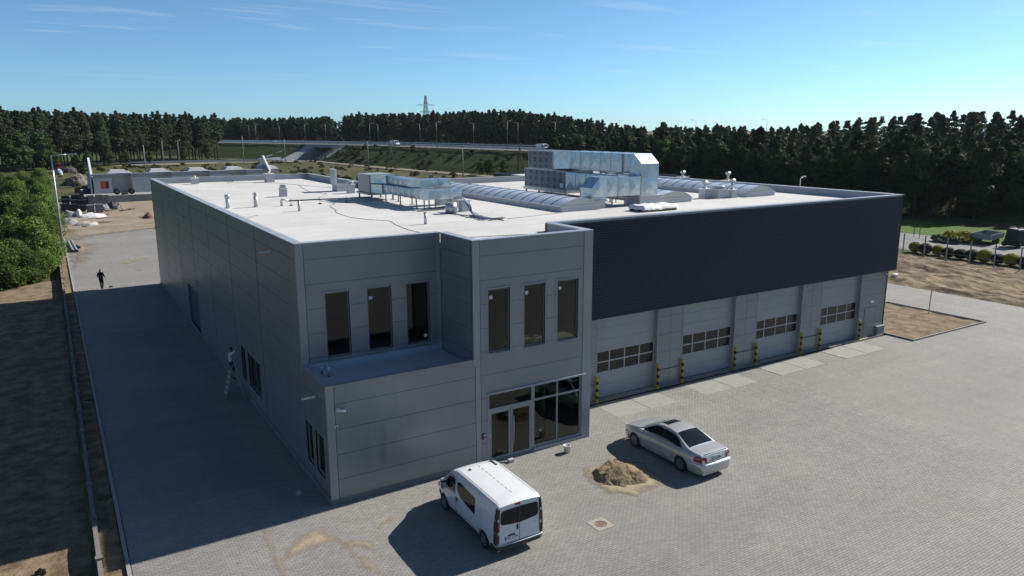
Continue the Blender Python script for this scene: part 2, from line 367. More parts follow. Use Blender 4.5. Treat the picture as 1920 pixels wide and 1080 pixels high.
# kerbs
s = MB()
for i in range(97): s.box(-6.85, -10+i, -.25, -6.735, -10+i+.992, .045)
s.build('kerb', m_conc)['kind'] = 'structure'
s = MB(); s.box(39.16, 1.13, -.2, 48.13, 1.21, .09); s.box(48.05, 1.211, -.2, 48.13, 8.5, .09); s.box(39.25, 8.5, -.2, 48.13, 8.58, .09); s.box(39.16, 1.211, -.2, 39.24, 3.3, .09)
o = s.build('bed_kerb', m_conc); o['kind'] = 'structure'
def bed_z(x, y): return -0.015+0.05*fbm(x, y, .8, 4, 6.0)+.02*math.sin(y*4+1.5*fbm(x, y, .4, 3, 2))
hf('planting_bed', lin(39.2, 48.08, 60), lin(1.19, 8.52, 60), bed_z, m_sandwet)
# boundary wall on the left: low concrete plinth with posts
bw = thing('boundary_wall', 'low grey concrete boundary wall running along the sandy verge', 'wall', (-7.5, -12, -.4))
s = MB(); s.box(-7.62, -30, -.6, -7.48, 150, .22); s.build('plinth', m_concd, bw)
for i in range(60):
    s = MB(); s.box(-7.66, -30+i*3.0, -.6, -7.44, -30+i*3.0+.2, .30); s.build('post', m_concd, bw)

# loose sand thins out grain by grain: coverage attribute against fine noise
def thin(m, name):
    m2 = m.copy(); m2.name = name; N, L = m2.node_tree.nodes, m2.node_tree.links; b = N['Principled BSDF']; out = N['Material Output']
    at = N.new('ShaderNodeAttribute'); at.attribute_name = 'cov'; g = N.new('ShaderNodeNewGeometry'); n = N.new('ShaderNodeTexNoise'); n.inputs['Scale'].default_value = 16; n.inputs['Detail'].default_value = 6; n.inputs['Roughness'].default_value = .75; L.new(g.outputs['Position'], n.inputs['Vector'])
    sb = N.new('ShaderNodeMath'); sb.operation = 'SUBTRACT'; L.new(at.outputs['Fac'], sb.inputs[0]); L.new(n.outputs['Fac'], sb.inputs[1]); mr = N.new('ShaderNodeMapRange'); mr.inputs[1].default_value = -.45; mr.inputs[2].default_value = .34; L.new(sb.outputs[0], mr.inputs[0])
    tr = N.new('ShaderNodeBsdfTransparent'); ms = N.new('ShaderNodeMixShader'); L.new(mr.outputs[0], ms.inputs[0]); L.new(tr.outputs[0], ms.inputs[1]); L.new(b.outputs[0], ms.inputs[2]); L.new(ms.outputs[0], out.inputs[0]); return m2
m_sand = thin(m_sand, 'loose_sand'); m_yard_t = thin(m_yard, 'loose_dirt')
# sand left on the paving: low drifts whose rims dive under the pavers
def blob(name, label, cx, cy, pts, m, h, cell=.05, rough=.5, kind=None, ridge=None):
    xs = [p[0] for p in pts]; ys = [p[1] for p in pts]
    import itertools
    def dist(x, y):  # signed distance to polygon, inside positive
        ins = False; dm = 1e9; n = len(pts)
        for i in range(n):
            (x1, y1), (x2, y2) = pts[i], pts[(i+1) % n]
            if (y1 > y) != (y2 > y) and x < (x2-x1)*(y-y1)/(y2-y1)+x1: ins = not ins
            dx, dy = x2-x1, y2-y1; t = max(0, min(1, ((x-x1)*dx+(y-y1)*dy)/(dx*dx+dy*dy+1e-9)))
            dm = min(dm, math.hypot(x-x1-t*dx, y-y1-t*dy))
        return dm if ins else -dm
    x0, x1, y0, y1 = min(xs)-.25, max(xs)+.25, min(ys)-.25, max(ys)+.25
    def zf(x, y):
        d = dist(x, y) + rough*.35*fbm(x, y, 2.2, 5, 3.3) + rough*.12*fbm(x, y, 9, 3, 1.3)
        base = h(x, y, d) if callable(h) else h*sstep(0, .5, d)
        return (.001+base + .006*fbm(x, y, 7, 3, .2)*min(1, max(0, d*3))) if d > 0 else -.03
    n1, n2 = int((x1-x0)/cell)+2, int((y1-y0)/cell)+2
    def cov(x, y):
        d = dist(x, y) + rough*.35*fbm(x, y, 2.2, 5, 3.3); return .86*max(0, min(1, (d+.05)/(.26+.55*rough*min(1, cell/.05))))
    xs_, ys_ = lin(x0, x1, n1), lin(y0, y1, n2)
    o = hf(name, xs_, ys_, zf, m, kind=None)
    a_ = o.data.attributes.new('cov', 'FLOAT', 'POINT'); a_.data.foreach_set('value', [cov(x, y) for y in ys_ for x in xs_])
    tag(o, label, 'sand')
    return o
blob('sand_drift', 'thin pale sand drift swept across the paving in the lower left', 0, 0, [(-2.45,-2.05),(-1.4,-1.3),(-.85,-1.25),(-.5,-2.4),(.45,-3.0),(.25,-3.65),(-.3,-3.3),(.2,-5.2),(.0,-5.6),(-.5,-4.4),(-.75,-2.6),(-1.7,-2.6),(-2.5,-2.85)], m_sand, .018)
blob('sand_drift', 'narrow stripe of sand along a joint beside the wall shadow', 0, 0, [(-2.75,-.3),(-2.4,-.5),(-2.5,-2.2),(-2.5,-5),(-2.95,-5),(-2.85,-2)], m_sand, .02)
blob('sand_drift', 'small faint sand smear left of the long sand stripe', 0, 0, [(-3.85,-1.8),(-3.65,-1.9),(-3.6,-4),(-3.9,-4)], m_sand, .015)
blob('sand_drift', 'small orange sand patch left of the white van shadow', 0, 0, [(.9,-2.4),(1.25,-2.35),(1.85,-2.05),(1.6,-1.85),(1.2,-2.0),(.95,-2.1)], m_sand, .012, rough=.9)
blob('sand_drift', 'broad sand drift at the foot of the tall lamp post', 0, 0, [(-6.7,60),(-5.9,61),(-4.4,68),(-3.4,74),(-3.5,79),(-5.2,82),(-3,86),(6,90),(12,93),(12,97),(-6.7,97)], m_yard_t, .06, cell=.3, rough=3)
blob('sand_drift', 'light sand smear beside the far corner of the long side wall', 0, 0, [(-1.9,60),(-.2,63),(1.0,63),(1,64),(-.6,64.5),(-2.2,62),(-1.2,57),(-.9,54),(-.7,54),(-1.1,58)], m_sand, .02, cell=.12, rough=1.2)
# the sand heap between van and sedan
def heap(x, y, d):
    px, py = x-10.35, y+3.6
    z = .26*sstep(0, .50, d)+.17*sstep(.3, 1.0, d)
    ridge = .5+.5*math.sin(py*7.4-px*1.1+1.2*fbm(x, y, 1.1, 3, 4.0)); z -= .075*(ridge**1.4)*sstep(.2, .6, d)
    if py > .35: z += .14*sstep(.3, .6, py)*sstep(.1, .5, d)
    return max(.004, z + .04*fbm(x, y, 3.0, 5, 2.0))*sstep(0, .12, d)
blob('sand_heap', 'brown heap of sand with shovelled ridges between the van and sedan', 0, 0, [(9.65,-2.9),(10.5,-2.65),(11.4,-2.8),(11.75,-3.6),(11.6,-4.6),(10.9,-4.95),(9.95,-4.7),(9.45,-4.1),(9.35,-3.4)], mat('heap_sand', (.13, .098, .064), .95, spec=.1, col2=(.30, .228, .15), scale=3.5, detail=10, bump=.02, bscale=22), heap, cell=.035, rough=.3)
blob('sand_drift', 'pale skirt of sand trodden around the brown heap', 0, 0, [(9.2,-3.0),(9.8,-2.35),(11.4,-2.35),(12.1,-3.3),(12.0,-5.0),(11.0,-5.5),(9.9,-5.5),(9.1,-4.6)], m_sand, .035, cell=.06, rough=.6)
# manhole
s = MB(); s.box(6.95, -6.87, -.06, 8.2, -5.75, -.006); s.build('manhole_infill', m_pave, pav)
mh = thing('manhole', 'round rusty manhole cover in a square concrete surround', 'manhole', (7.57, -6.31, 0))
s = MB(); prof = [(.225, 0), (.225, .014), (.36, .014)]
for k in range(24):
    a0, a1 = k*math.tau/24, (k+1)*math.tau/24
    def sq(a):
        c, q = math.cos(a), math.sin(a); t = .355/max(abs(c), abs(q)); return (7.57+c*t, -6.31+q*t)
    p0, p1 = sq(a0), sq(a1); r0 = (7.57+.225*math.cos(a0), -6.31+.225*math.sin(a0)); r1 = (7.57+.225*math.cos(a1), -6.31+.225*math.sin(a1))
    s.quad((*r0, .012), (*p0, .010), (*p1, .010), (*r1, .012)); s.quad((*r0, -.02), (*r0, .012), (*r1, .012), (*r1, -.02)); s.quad((*p0, .010), (*p0, -.05), (*p1, -.05), (*p1, .010))
s.build('surround', mat('manhole_concrete', (.32, .295, .255), .9, var=.1, scale=6), mh)
s = MB(); s.cyl((7.57, -6.31), .218, -.04, -.002, 24); s.tube([(7.57+.15*math.cos(k*math.tau/20), -6.31+.15*math.sin(k*math.tau/20), 0) for k in range(21)], .008, 5)
s.bar((7.45, -6.31, 0), (7.69, -6.31, 0), .015); s.bar((7.57, -6.43, 0), (7.57, -6.19, 0), .015)
s.build('cover', mat('rust_iron', (.22, .15, .11), .8, var=.25, scale=25), mh)
# ================================================================ the hall
H, ZR, H1 = 9.344, 8.90, 4.556
X1, X2, XR_, LB, D1, YW, YO, HZ = 6.04, 11.865, 39.23, 47.9, 2.83, 3.36, 3.05, 4.44
XS, YB = 14.15, 33.2                       # the long wing is XS wide, the hall behind ends at YB
def panel_mat(name, c, metal=.35, rough=.36, wave=.006):
    m = mat(name, c, rough, metal, .5, var=.05, scale=.5)
    N, L = m.node_tree.nodes, m.node_tree.links; b = N['Principled BSDF']
    g = N.new('ShaderNodeNewGeometry'); mp_ = N.new('ShaderNodeMapping'); mp_.inputs['Scale'].default_value = (.55, .55, 1.1); L.new(g.outputs['Position'], mp_.inputs[0])
    n = N.new('ShaderNodeTexNoise'); n.inputs['Scale'].default_value = 1.0; n.inputs['Detail'].default_value = 2; L.new(mp_.outputs[0], n.inputs['Vector'])
    n2 = N.new('ShaderNodeTexNoise'); n2.inputs['Scale'].default_value = 90; L.new(g.outputs['Position'], n2.inputs['Vector'])
    ad = N.new('ShaderNodeMath'); ad.operation = 'MULTIPLY_ADD'; L.new(n2.outputs['Fac'], ad.inputs[0]); ad.inputs[1].default_value = .05; L.new(n.outputs['Fac'], ad.inputs[2])
    bp = N.new('ShaderNodeBump'); bp.inputs['Distance'].default_value = wave; L.new(ad.outputs[0], bp.inputs['Height']); L.new(bp.outputs[0], b.inputs['Normal'])
    # faint vertical run-off streaks
    mp2 = N.new('ShaderNodeMapping'); mp2.inputs['Scale'].default_value = (5, 5, .15); L.new(g.outputs['Position'], mp2.inputs[0])
    n3 = N.new('ShaderNodeTexNoise'); n3.inputs['Scale'].default_value = 1.0; n3.inputs['Detail'].default_value = 6; L.new(mp2.outputs[0], n3.inputs['Vector'])
    mr = N.new('ShaderNodeMapRange'); mr.inputs[1].default_value = .35; mr.inputs[2].default_value = .7; mr.inputs[3].default_value = rough-.05; mr.inputs[4].default_value = rough+.10
    L.new(n3.outputs['Fac'], mr.inputs[0]); L.new(mr.outputs[0], b.inputs['Roughness'])
    return m
m_panel = panel_mat('silver_panel', (.30, .315, .335))
m_back = mat('panel_core', (.06, .06, .065), .9)
m_trim = mat('silver_trim', (.36, .375, .40), .38, .35, var=.05, scale=1)
m_cope = mat('coping_metal', (.52, .54, .57), .36, .45, var=.10, scale=.9)
m_dark = mat('anthracite_sheet', (.016, .022, .044), .48, .1, var=.05, scale=.4)
m_roof = mat('roof_membrane', (.56, .55, .54), .85, spec=.25, var=.10, scale=.22, detail=11, bump=.004, bscale=3)
m_frame = mat('window_frame', (.17, .185, .21), .4, .2, var=.05, scale=2)
m_framel = mat('storefront_frame', (.34, .36, .39), .4, .3, var=.05, scale=2)
m_glass = glassmat('window_glass', (.50, .53, .49), 1.45, 0.0, .0)
m_door = mat('garage_door', (.38, .395, .41), .5, .15, var=.04, scale=1.5, bump=.002, bscale=25)
m_dgl = mat('door_glazing', (.012, .013, .013), .12, 0, .5)
m_white = mat('white_paint', (.78, .78, .77), .45, var=.04, scale=3)
m_black = mat('black_rubber', (.015, .015, .016), .6)
m_galv = mat('galvanised', (.55, .57, .58), .42, .7, var=.10, scale=3)
m_int = mat('interior_plaster', (.50, .51, .48), .9, var=.05, scale=1)

hall = thing('warehouse_building', 'large silver-grey panelled industrial hall with anthracite upper band', 'building', (0, 0, 0))
def pbox(s, pl, c, a0, a1, z0, z1, d0, d1):
    if pl == 'y-': s.box(a0, c+d0, z0, a1, c+d1, z1)
    elif pl == 'y+': s.box(a0, c-d1, z0, a1, c-d0, z1)
    elif pl == 'x-': s.box(c+d0, a0, z0, c+d1, a1, z1)
    elif pl == 'x+': s.box(c-d1, a0, z0, c-d0, a1, z1)
def minus(a0, a1, z0, z1, holes):
    """rectangle minus rectangular holes, as a few rectangles"""
    hs = [h for h in holes if h[0] < a1-1e-6 and h[1] > a0+1e-6 and h[2] < z1-1e-6 and h[3] > z0+1e-6]
    if not hs: return [(a0, a1, z0, z1)]
    zz = sorted({z0, z1, *[min(max(h[k], z0), z1) for h in hs for k in (2, 3)]}); out = []
    for p, q in zip(zz, zz[1:]):
        cur = a0
        for h in sorted([h for h in hs if h[2] < q-1e-6 and h[3] > p+1e-6]):
            if h[0] > cur+1e-6: out.append((cur, h[0], p, q))
            cur = max(cur, h[1])
        if cur < a1-1e-6: out.append((cur, a1, p, q))
    return out
ZJ = [0.0] + [.93+.975*k for k in range(9)]
def wall(pl, c, a0, a1, z0, z1, bays=None, holes=(), panels=True, m=None, gap=.014, vgap=None, th=.16, core=True):
    if core:
        s = MB()
        for r in minus(a0, a1, z0, z1, holes): pbox(s, pl, c, *r, .05, th)
        s.build('wall_core', m_back, hall)
    if not panels: return
    bays = bays or [a0, a1]; zj = [z0]+[z for z in ZJ if z0+.2 < z < z1-.2]+[z1]
    for b0, b1 in zip(bays, bays[1:]):
        for p, q in zip(zj, zj[1:]):
            s = MB(); g, v = gap/2, (vgap or gap)/2
            for r in minus(b0+v, b1-v, p+(g if p > z0 else 0), q-(g if q < z1 else 0), holes): pbox(s, pl, c, *r, 0, .0495)
            rs = minus(b0+v, b1-v, p+(g if p > z0 else 0), q-(g if q < z1 else 0), holes)
            if len({r[2:] for r in rs}) == 1 and len(rs) > 1:
                for r in rs: s2 = MB(); pbox(s2, pl, c, *r, 0, .0495); s2.build('panel', m or m_panel, hall)
            elif s.v: s.build('panel', m or m_panel, hall)
def trim(pl, c, a0, a1, z0, z1, m=None, d0=-.012, d1=.05, name='corner_trim', parent=None):
    s = MB(); pbox(s, pl, c, a0, a1, z0, z1, d0, d1); return s.build(name, m or m_trim, parent or hall)
def window(pl, c, a0, a1, z0, z1, mull=(), m=None, fw=.06, rec=.10, sticker=None, head=True, glass=None):
    m = m or m_frame; s = MB()
    for r in minus(a0, a1, z0, z1, [(a0+fw, a1-fw, z0+fw, z1-fw)]): pbox(s, pl, c, *r, rec-.04, rec+.04)
    for k in mull: pbox(s, pl, c, *k, rec-.04, rec+.04)
    f = s.build('window', m, hall)
    # reveals and outer trim
    s = MB(); t = .035
    for r in minus(a0-t, a1+t, z0-t, z1+t, [(a0, a1, z0, z1)]): pbox(s, pl, c, *r, -.014, rec-.042)
    s.build('reveal', m_trim, f)
    if head:
        s = MB(); pbox(s, pl, c, a0-.08, a1+.08, z1+.037, z1+.062, -.05, .03); s.build('drip_cap', m_trim, f)
        s = MB(); pbox(s, pl, c, a0-.03, a1+.03, z0-.062, z0-.037, -.05, .03); s.build('sill', m_trim, f)
    s = MB(); pbox(s, pl, c, a0+fw, a1-fw, z0+fw, z1-fw, rec, rec+.012); s.build('pane', glass or m_glass, f)
    if sticker:
        s = MB(); pbox(s, pl, c, sticker[0], sticker[0]+.14, sticker[1], sticker[1]+.14, rec-.006, rec-.003); s.build('sticker', m_white, f)
    return f
# ---- openings
WZ = (4.74, 7.36)
W_main = [(1.02, 2.02), (2.75, 3.80), (4.44, 5.50)]; W_tow = [(6.70, 7.72), (8.40, 9.44), (10.06, 11.14)]
hm = [(*w, *WZ) for w in W_main]; ht = [(*w, *WZ) for w in W_tow]
store = (6.68, 11.44, 0.06, 3.0)
# ---- front: low block, tower, main storey
wall('y-', 0, 0, X1, 0, H1, [.30, X1+.05])
trim('y-', 0, -.012, .285, 0, H1+.0); 
wall('y-', 0, X1, X2, 0, H, [X1+.31, 11.40], holes=ht+[store])
trim('y-', 0, X1+.065, X1+.295, 0, H1-.3); trim('y-', 0, X1-.012, X1+.295, H1-.29, H); trim('y-', 0, 11.415, X2+.012, 0, H)
wall('y-', D1, 0, X1-.0, H1-.35, H, [.30, X1-.16], holes=hm)
trim('y-', D1, -.012, .285, H1-.3, H); trim('y-', D1, X1-.20, X1-.014, H1-.3, H, d0=-.03)
for i, w in enumerate(W_main): window('y-', D1, *w, *WZ, sticker=[None, (w[0]+.12, WZ[1]-.5), (w[1]-.26, WZ[0]+.2)][i])
for i, w in enumerate(W_tow): window('y-', 0, *w, *WZ, sticker=(w[0]+.12, WZ[1]-.42))
wall('x-', X1, 0.0+.05, D1, H1-.3, H, [.10, D1-.035])
trim('x-', X1, .051, .095, H1-.3, H)
hw = (.35, 1.55, *WZ)
wall('x+', X2, .05, YO+.1, 0, H, [.25, YO], holes=[hw]); trim('x+', X2, .051, .235, 0, H)
window('x+', X2, .35, 1.55, *WZ)
# ---- left side
lowh = [(.52, 1.60, .75, 2.45), (1.92, 2.78, .75, 2.45)]
sideh = [(10.2, 12.7, .85, 2.65), (13.3, 14.25, .85, 2.65), (27.2, 31.2, 0, 3.0)]
wall('x-', 0, .05, D1, 0, H1, [.16, D1], holes=lowh); trim('x-', 0, .051, .145, 0, H1)
wall('x-', 0, D1, LB, 0, H, [D1+.2, 9.35, 15.33, 21.33, 27.3, 33.3, 41.0, LB], holes=sideh, vgap=.05)
trim('x-', 0, D1+.051, D1+.18, .01, H)
for h in lowh: window('x-', 0, *h, m=m_framel)
for h in sideh[:2]: window('x-', 0, *h, mull=[((h[0]+h[1])/2-.03, (h[0]+h[1])/2+.03, h[2], h[3])] if h[1]-h[0] > 2 else ())
for k, b in enumerate((9.35, 15.33, 21.33, 27.3, 33.3, 41.0)):
    trim('x-', 0, b-.022, b+.022, 3.1 if k == 3 else .05, H, m_back, -.004, .04, 'joint_cover')
# side gate: sectional door, darker
s = MB()
for k in range(5): pbox(s, 'x-', 0, 27.25, 31.15, .02+k*.6, .02+k*.6+.585, .14, .18)
gate = s.build('side_gate', mat('side_gate_paint', (.10, .11, .13), .5, .2), hall)
s = MB(); 
for r in minus(27.2, 31.2, 0, 3.0, [(27.25, 31.15, 0, 2.97)]): pbox(s, 'x-', 0, *r, -.02, .13)
s.build('gate_frame', m_frame, gate)
# plinth flashing along the walls
s = MB(); s.box(-.03, .0, -.05, -.014, LB, .22); s.box(.0, -.03, -.05, X1+.6, -.014, .16)
s.build('plinth_flashing', mat('plinth_grey', (.22, .225, .235), .6, .1, var=.1, scale=2), hall)
# ---- back and right walls (hardly seen)
wall('y+', LB, 0, XS, 0, H, [0, 7, XS]); wall('x+', XS, YB, LB, 0, H, [YB, 40, LB]); wall('y+', YB, XS, XR_, 0, H, [XS, 22, 30, XR_])
wall('x+', XR_, YW, YB, 0, H, [YW+.1, 9.35, 15.33, 21.33, 27.3, YB])
# ---- garage front
DOORS = [(14.85, 18.95), (20.70, 24.80), (26.56, 30.62), (32.42, 36.46)]; DZ = 4.34
gh = [(a, b, 0, DZ) for a, b in DOORS]
wall('y-', YW, X2, XR_, 0, 4.9, holes=gh, panels=False, th=.32)
edges = [X2]+[v for d in DOORS for v in d]+[XR_]
for a, b in zip(edges[::2], edges[1::2]):
    mid = (a+b)/2; bays = [a, mid, b] if b-a < 2.2 else [a, b]
    if b > 39: bays = [a, 38.75, b]
    zj = [0]+ZJ[1:5]+[4.6]
    for b0, b1 in zip(bays, bays[1:]):
        for p, q in zip(zj, zj[1:]):
            s = MB(); pbox(s, 'y-', YW, b0+.007, b1-.007, p+.006, q-.006, 0, .049); s.build('panel', m_panel, hall)
    s = MB(); s.bar((a+.05, YW-.04, .92), (b-.05, YW-.04, .92), .022) if b < 37 else s.bar((a+.05, YW-.03, .95), (a+.55, YW-.03, .95), .03)
    s.build('conduit', mat('conduit_dark', (.10, .12, .16), .5, .4), hall)
wall('y-', YW, X2, XR_, 0, 4.4, core=False, panels=False)
for i, (a, b) in enumerate(DOORS):
    d = MB(); yd = YW+.26; zz = [.03, .70, 1.36]+[2.49, 3.10, 3.72, DZ]
    fr = MB()
    fr.box(a, YW-.01, 0, a+.05, yd, DZ); fr.box(b-.05, YW-.01, 0, b, yd, DZ); fr.box(a+.05, YW-.01, DZ-.06, b-.05, yd, DZ)
    door = fr.build('garage_door', m_trim, hall)
    for p, q in zip(zz, zz[1:]):
        if abs(p-1.36) < .01: continue
        s = MB(); s.box(a+.05, yd, p+.004, b-.05, yd+.05, q-.004)
        s.build('section_panel', m_door, door)
    s = MB(); s.box(a+.06, yd-.004, 0, b-.06, yd+.05, .026); s.build('bottom_seal', m_black, door)
    gw = (b-a-.1); s = MB(); cells = []
    for r in range(2):
        for c in range(4):
            cells.append((a+.05+gw*(c/4)+.03, a+.05+gw*((c+1)/4)-.03, 1.365+r*.565+.03, 1.365+(r+1)*.565-.03))
    for r in minus(a+.05, b-.05, 1.364, 2.486, cells): s.box(r[0], yd, r[2], r[1], yd+.05, r[3])
    s.build('window_grid', mat('door_sash', (.50, .51, .53), .4, .2), door)
    for c in cells:
        s = MB(); s.box(c[0], yd+.018, c[2], c[1], yd+.03, c[3]); s.build('pane', m_dgl, door)
# service door on the right pier with lamp and meter box
sd = MB(); sd.box(36.97, YW-.018, .02, 37.0, YW, 2.04); sd.box(38.13, YW-.018, .02, 38.16, YW, 2.04); sd.box(37.0, YW-.018, 2.01, 38.13, YW, 2.04)
fr = sd.build('service_door', m_frame, hall)
s = MB(); s.box(37.005, YW-.02, .03, 38.125, YW-.001, 2.005); s.build('leaf', m_panel, fr)
s = MB(); s.box(37.08, YW-.06, 1.02, 37.22, YW-.021, 1.05); s.build('handle', m_frame, fr)
s = MB(); s.box(37.5, YW-.09, 2.30, 37.78, YW-.001, 2.42); s.build('wall_lamp', m_white, hall)
s = MB(); s.box(38.32, YW-.16, .06, 39.15, YW-.001, .60); mbx = s.build('meter_box', m_panel, hall)
s = MB(); s.box(38.28, YW-.2, 0, 39.2, YW, .055); s.box(38.30, YW-.18, .602, 39.17, YW, .62); s.build('meter_box_trim', m_cope, mbx)
# ---- anthracite corrugated upper band
s = MB(); prof = []; PZ = .1165; n = int((H-.06-HZ)/PZ)
for k in range(n):
    z = HZ+k*PZ
    prof += [(YO+.036, z), (YO+.036, z+.022), (YO, z+.040), (YO, z+.096)]
prof.append((YO+.036, HZ+n*PZ)); prof += [(YO+.12, HZ+n*PZ), (YO+.12, HZ)]
s.prism(prof, 'x', X2+.002, 39.56)
clad = s.build('corrugated_cladding', m_dark, hall)
s = MB(); s.box(X2+.02, YO+.122, HZ-.0, 39.54, YW+.3, H-.06); s.build('band_core', m_dark, clad)
s = MB(); s.box(39.562, YO-.004, HZ-.03, 39.58, YO+.30, H-.045); s.build('end_sun_stop', m_dark, clad)  # thin dark cap added to keep the sun off the rib ends
s = MB(); s.box(X2+.02, YO-.012, HZ-.05, 39.56, YO+.05, HZ-.001); s.box(X2+.02, YO+.051, HZ-.05, 39.55, YW+.05, HZ-.03); s.build('bottom_trim', m_dark, clad)
# ---- storefront
sf = MB()
sf_v = [6.68, 8.86, 11.37]; f = .075
for x0, x1, z0, z1 in [(6.68, 6.76, .06, 3.0), (8.82, 8.97, .06, 3.0), (11.35, 11.44, .06, 3.0), (10.11, 10.18, .26, 2.92), (6.76, 8.82, 2.92, 3.0), (8.97, 11.35, 2.92, 3.0),
                       (6.76, 8.82, 2.20, 2.33), (8.97, 10.11, 2.26, 2.35), (10.18, 11.35, 2.26, 2.35), (8.97, 11.35, .16, .26)]:
    pbox(sf, 'y-', 0, x0, x1, z0, z1, .06, .16)
store_f = sf.build('storefront', m_framel, hall)
s = MB(); pbox(s, 'y-', 0, 8.9, 11.44, .0, .158, -.03, .16); s.build('plinth', m_framel, store_f)
for x0, x1, z0, z1 in [(6.76, 8.82, 2.33, 2.92), (8.97, 10.11, .26, 2.26), (10.18, 11.35, .26, 2.26), (8.97, 10.11, 2.35, 2.92), (10.18, 11.35, 2.35, 2.92)]:
    s = MB(); pbox(s, 'y-', 0, x0, x1, z0, z1, .10, .115); s.build('pane', m_glass, store_f)
for x0, x1 in ((6.77, 7.775), (7.805, 8.81)):
    s = MB()
    for r in minus(x0, x1, .02, 2.195, [(x0+.09, x1-.09, .16, 2.10)]): pbox(s, 'y-', 0, *r, .07, .13)
    dl = s.build('glazed_door', m_framel, hall)
    s = MB(); pbox(s, 'y-', 0, x0+.09, x1-.09, .16, 2.10, .095, .107); s.build('pane', m_glass, dl)
    for hz_ in (.25, 1.1, 1.95):
        s = MB(); hx = x0-.005 if x0 < 7 else x1-.03; pbox(s, 'y-', 0, hx, hx+.035, hz_, hz_+.10, .045, .07); s.build('hinge', m_galv, dl)
    if x0 > 7:
        s = MB(); s.tube([(7.90, .0, .55), (7.90, .0, 1.85)], .02, 8); s.bar((7.90, 0, .7), (7.90, .075, .7), .02); s.bar((7.90, 0, 1.7), (7.90, .075, 1.7), .02); s.build('pull_handle', m_galv, dl)
s = MB(); pbox(s, 'y-', 0, 6.60, 11.60, 3.03, 3.06, -.09, .04); s.build('drip_cap', m_cope, store_f)
for r in [(6.64, 6.678, .0, 3.03), (11.442, 11.48, .0, 3.03)]: trim('y-', 0, *r, m_framel, -.015, .06, 'storefront_trim', store_f)
# ---- interior: floors, back wall and a partition so the glass shows rooms
s = MB(); s.box(.2, .2, -.1, X2-.2, YW+.35, .02); s.box(.2, YW+.36, -.1, XR_-.3, YB-.3, .02); s.build('ground_floor', m_int, hall)
s = MB(); s.box(.2, .2, 4.10, X1, D1+.02, 4.24); s.box(X1+.01, .2, 4.45, 11.6, 9, 4.62); s.box(.2, D1+.2, 4.45, X1, 9, 4.62); s.build('upper_floor', m_int, hall)
s = MB(); s.box(.2, 9.0, 0, 11.6, 9.15, ZR-.3); s.box(6.2, 3.6, 4.63, 6.3, 8.9, ZR-.3); s.box(11.6, 3.3, 0, 11.7, 9, ZR-.3); s.build('inner_wall', m_int, hall)
rub = thing('rubble', 'pale building debris on the upper floor behind the tower windows', 'debris', (8, 1, 4.62)); s = MB()
for k in range(26):
    x, y2, w = 7.0+3.2*random.random(), .35+.9*random.random(), .05+.14*random.random(); s.box(x, y2, 4.625, x+w*1.8, y2+w, 4.625+w*.9)
s.bar((8.5, .5, 4.9), (9.3, .9, 4.75), .07); s.build('pieces', mat('debris', (.55, .5, .44), .9, var=.3, scale=4), rub)

# ---- roof, terrace, parapets and copings
s = MB()
s.box(.3, D1+.3, ZR-.3, XS-.3, LB-.3, ZR); s.box(XS-.3, YO+.45, ZR-.3, XR_-.3, YB-.3, ZR); s.box(X1+.3, .3, ZR-.3, X2-.3, D1+.3, ZR); s.box(X2-.3, D1+.3, ZR-.3, XS-.3, YO+.45, ZR)
s.build('roof_membrane', m_roof, hall)
def seam(p, q):
    s = MB(); p, q = Vector(p), Vector(q); s.bar(p, q, .07, .003); return s
for k in range(1, 16):      # welded laps of the membrane
    y0 = D1+.3+2.9*k
    if y0 < LB-.5: seam((.32, y0, ZR+.002), (XS-.35, y0, ZR+.002)).build('membrane_lap', m_roof, hall)
    if y0 < YB-.5: seam((XS-.28, y0+.6, ZR+.0025), (XR_-.35, y0+.6, ZR+.0025)).build('membrane_lap', m_roof, hall)
m_par = mat('parapet_membrane', (.42, .44, .47), .7, spec=.3, var=.08, scale=.8)
def parapet(pts, z0, z1, t, side, zc=None, seg=2.45, m=None):
    """pts: wall line; side: +1/-1 which way the thickness goes; coping strips laid on top"""
    for (a, b) in zip(pts, pts[1:]):
        a2, b2 = Vector((*a, 0)), Vector((*b, 0)); d = (b2-a2).normalized(); nrm = Vector((-d.y, d.x, 0))*side
        lo = [min(a2.x, b2.x, (a2+nrm*t).x, (b2+nrm*t).x), min(a2.y, b2.y, (a2+nrm*t).y, (b2+nrm*t).y)]
        hi = [max(a2.x, b2.x, (a2+nrm*t).x, (b2+nrm*t).x), max(a2.y, b2.y, (a2+nrm*t).y, (b2+nrm*t).y)]
        s = MB(); ins = nrm*.05
        ed = Vector((abs(d.x), abs(d.y), 0))*.056; s.box(lo[0]+max(0, ins.x)+ed.x, lo[1]+max(0, ins.y)+ed.y, z0, hi[0]+min(0, ins.x)-ed.x, hi[1]+min(0, ins.y)-ed.y, z1); s.build('parapet', m_par, hall)
        n = max(1, round((b2-a2).length/seg)); along_x = abs(d.x) > .5
        for k in range(n):
            s = MB(); e = .035
            if along_x:
                l = (hi[0]-lo[0])/n; s.box(lo[0]+k*l+(0 if k else -e), lo[1]-e, z1+.001, lo[0]+(k+1)*l-.008+(e if k == n-1 else 0), hi[1]+e, z1+.035); 
            else:
                l = (hi[1]-lo[1])/n; s.box(lo[0]-e, lo[1]+k*l, z1+.0015, hi[0]+e, lo[1]+(k+1)*l-.008, z1+.036)
            s.build('coping', m or m_cope, hall)
T = .3
parapet([(0, D1+T), (0, LB-T)], ZR-.4, H, T, -1); parapet([(0, LB), (XS, LB)], ZR-.4, H, T, -1)
parapet([(XS, LB-T), (XS, YB)], ZR-.4, H, T, -1); parapet([(XS, YB), (XR_, YB)], ZR-.4, H, T, -1)
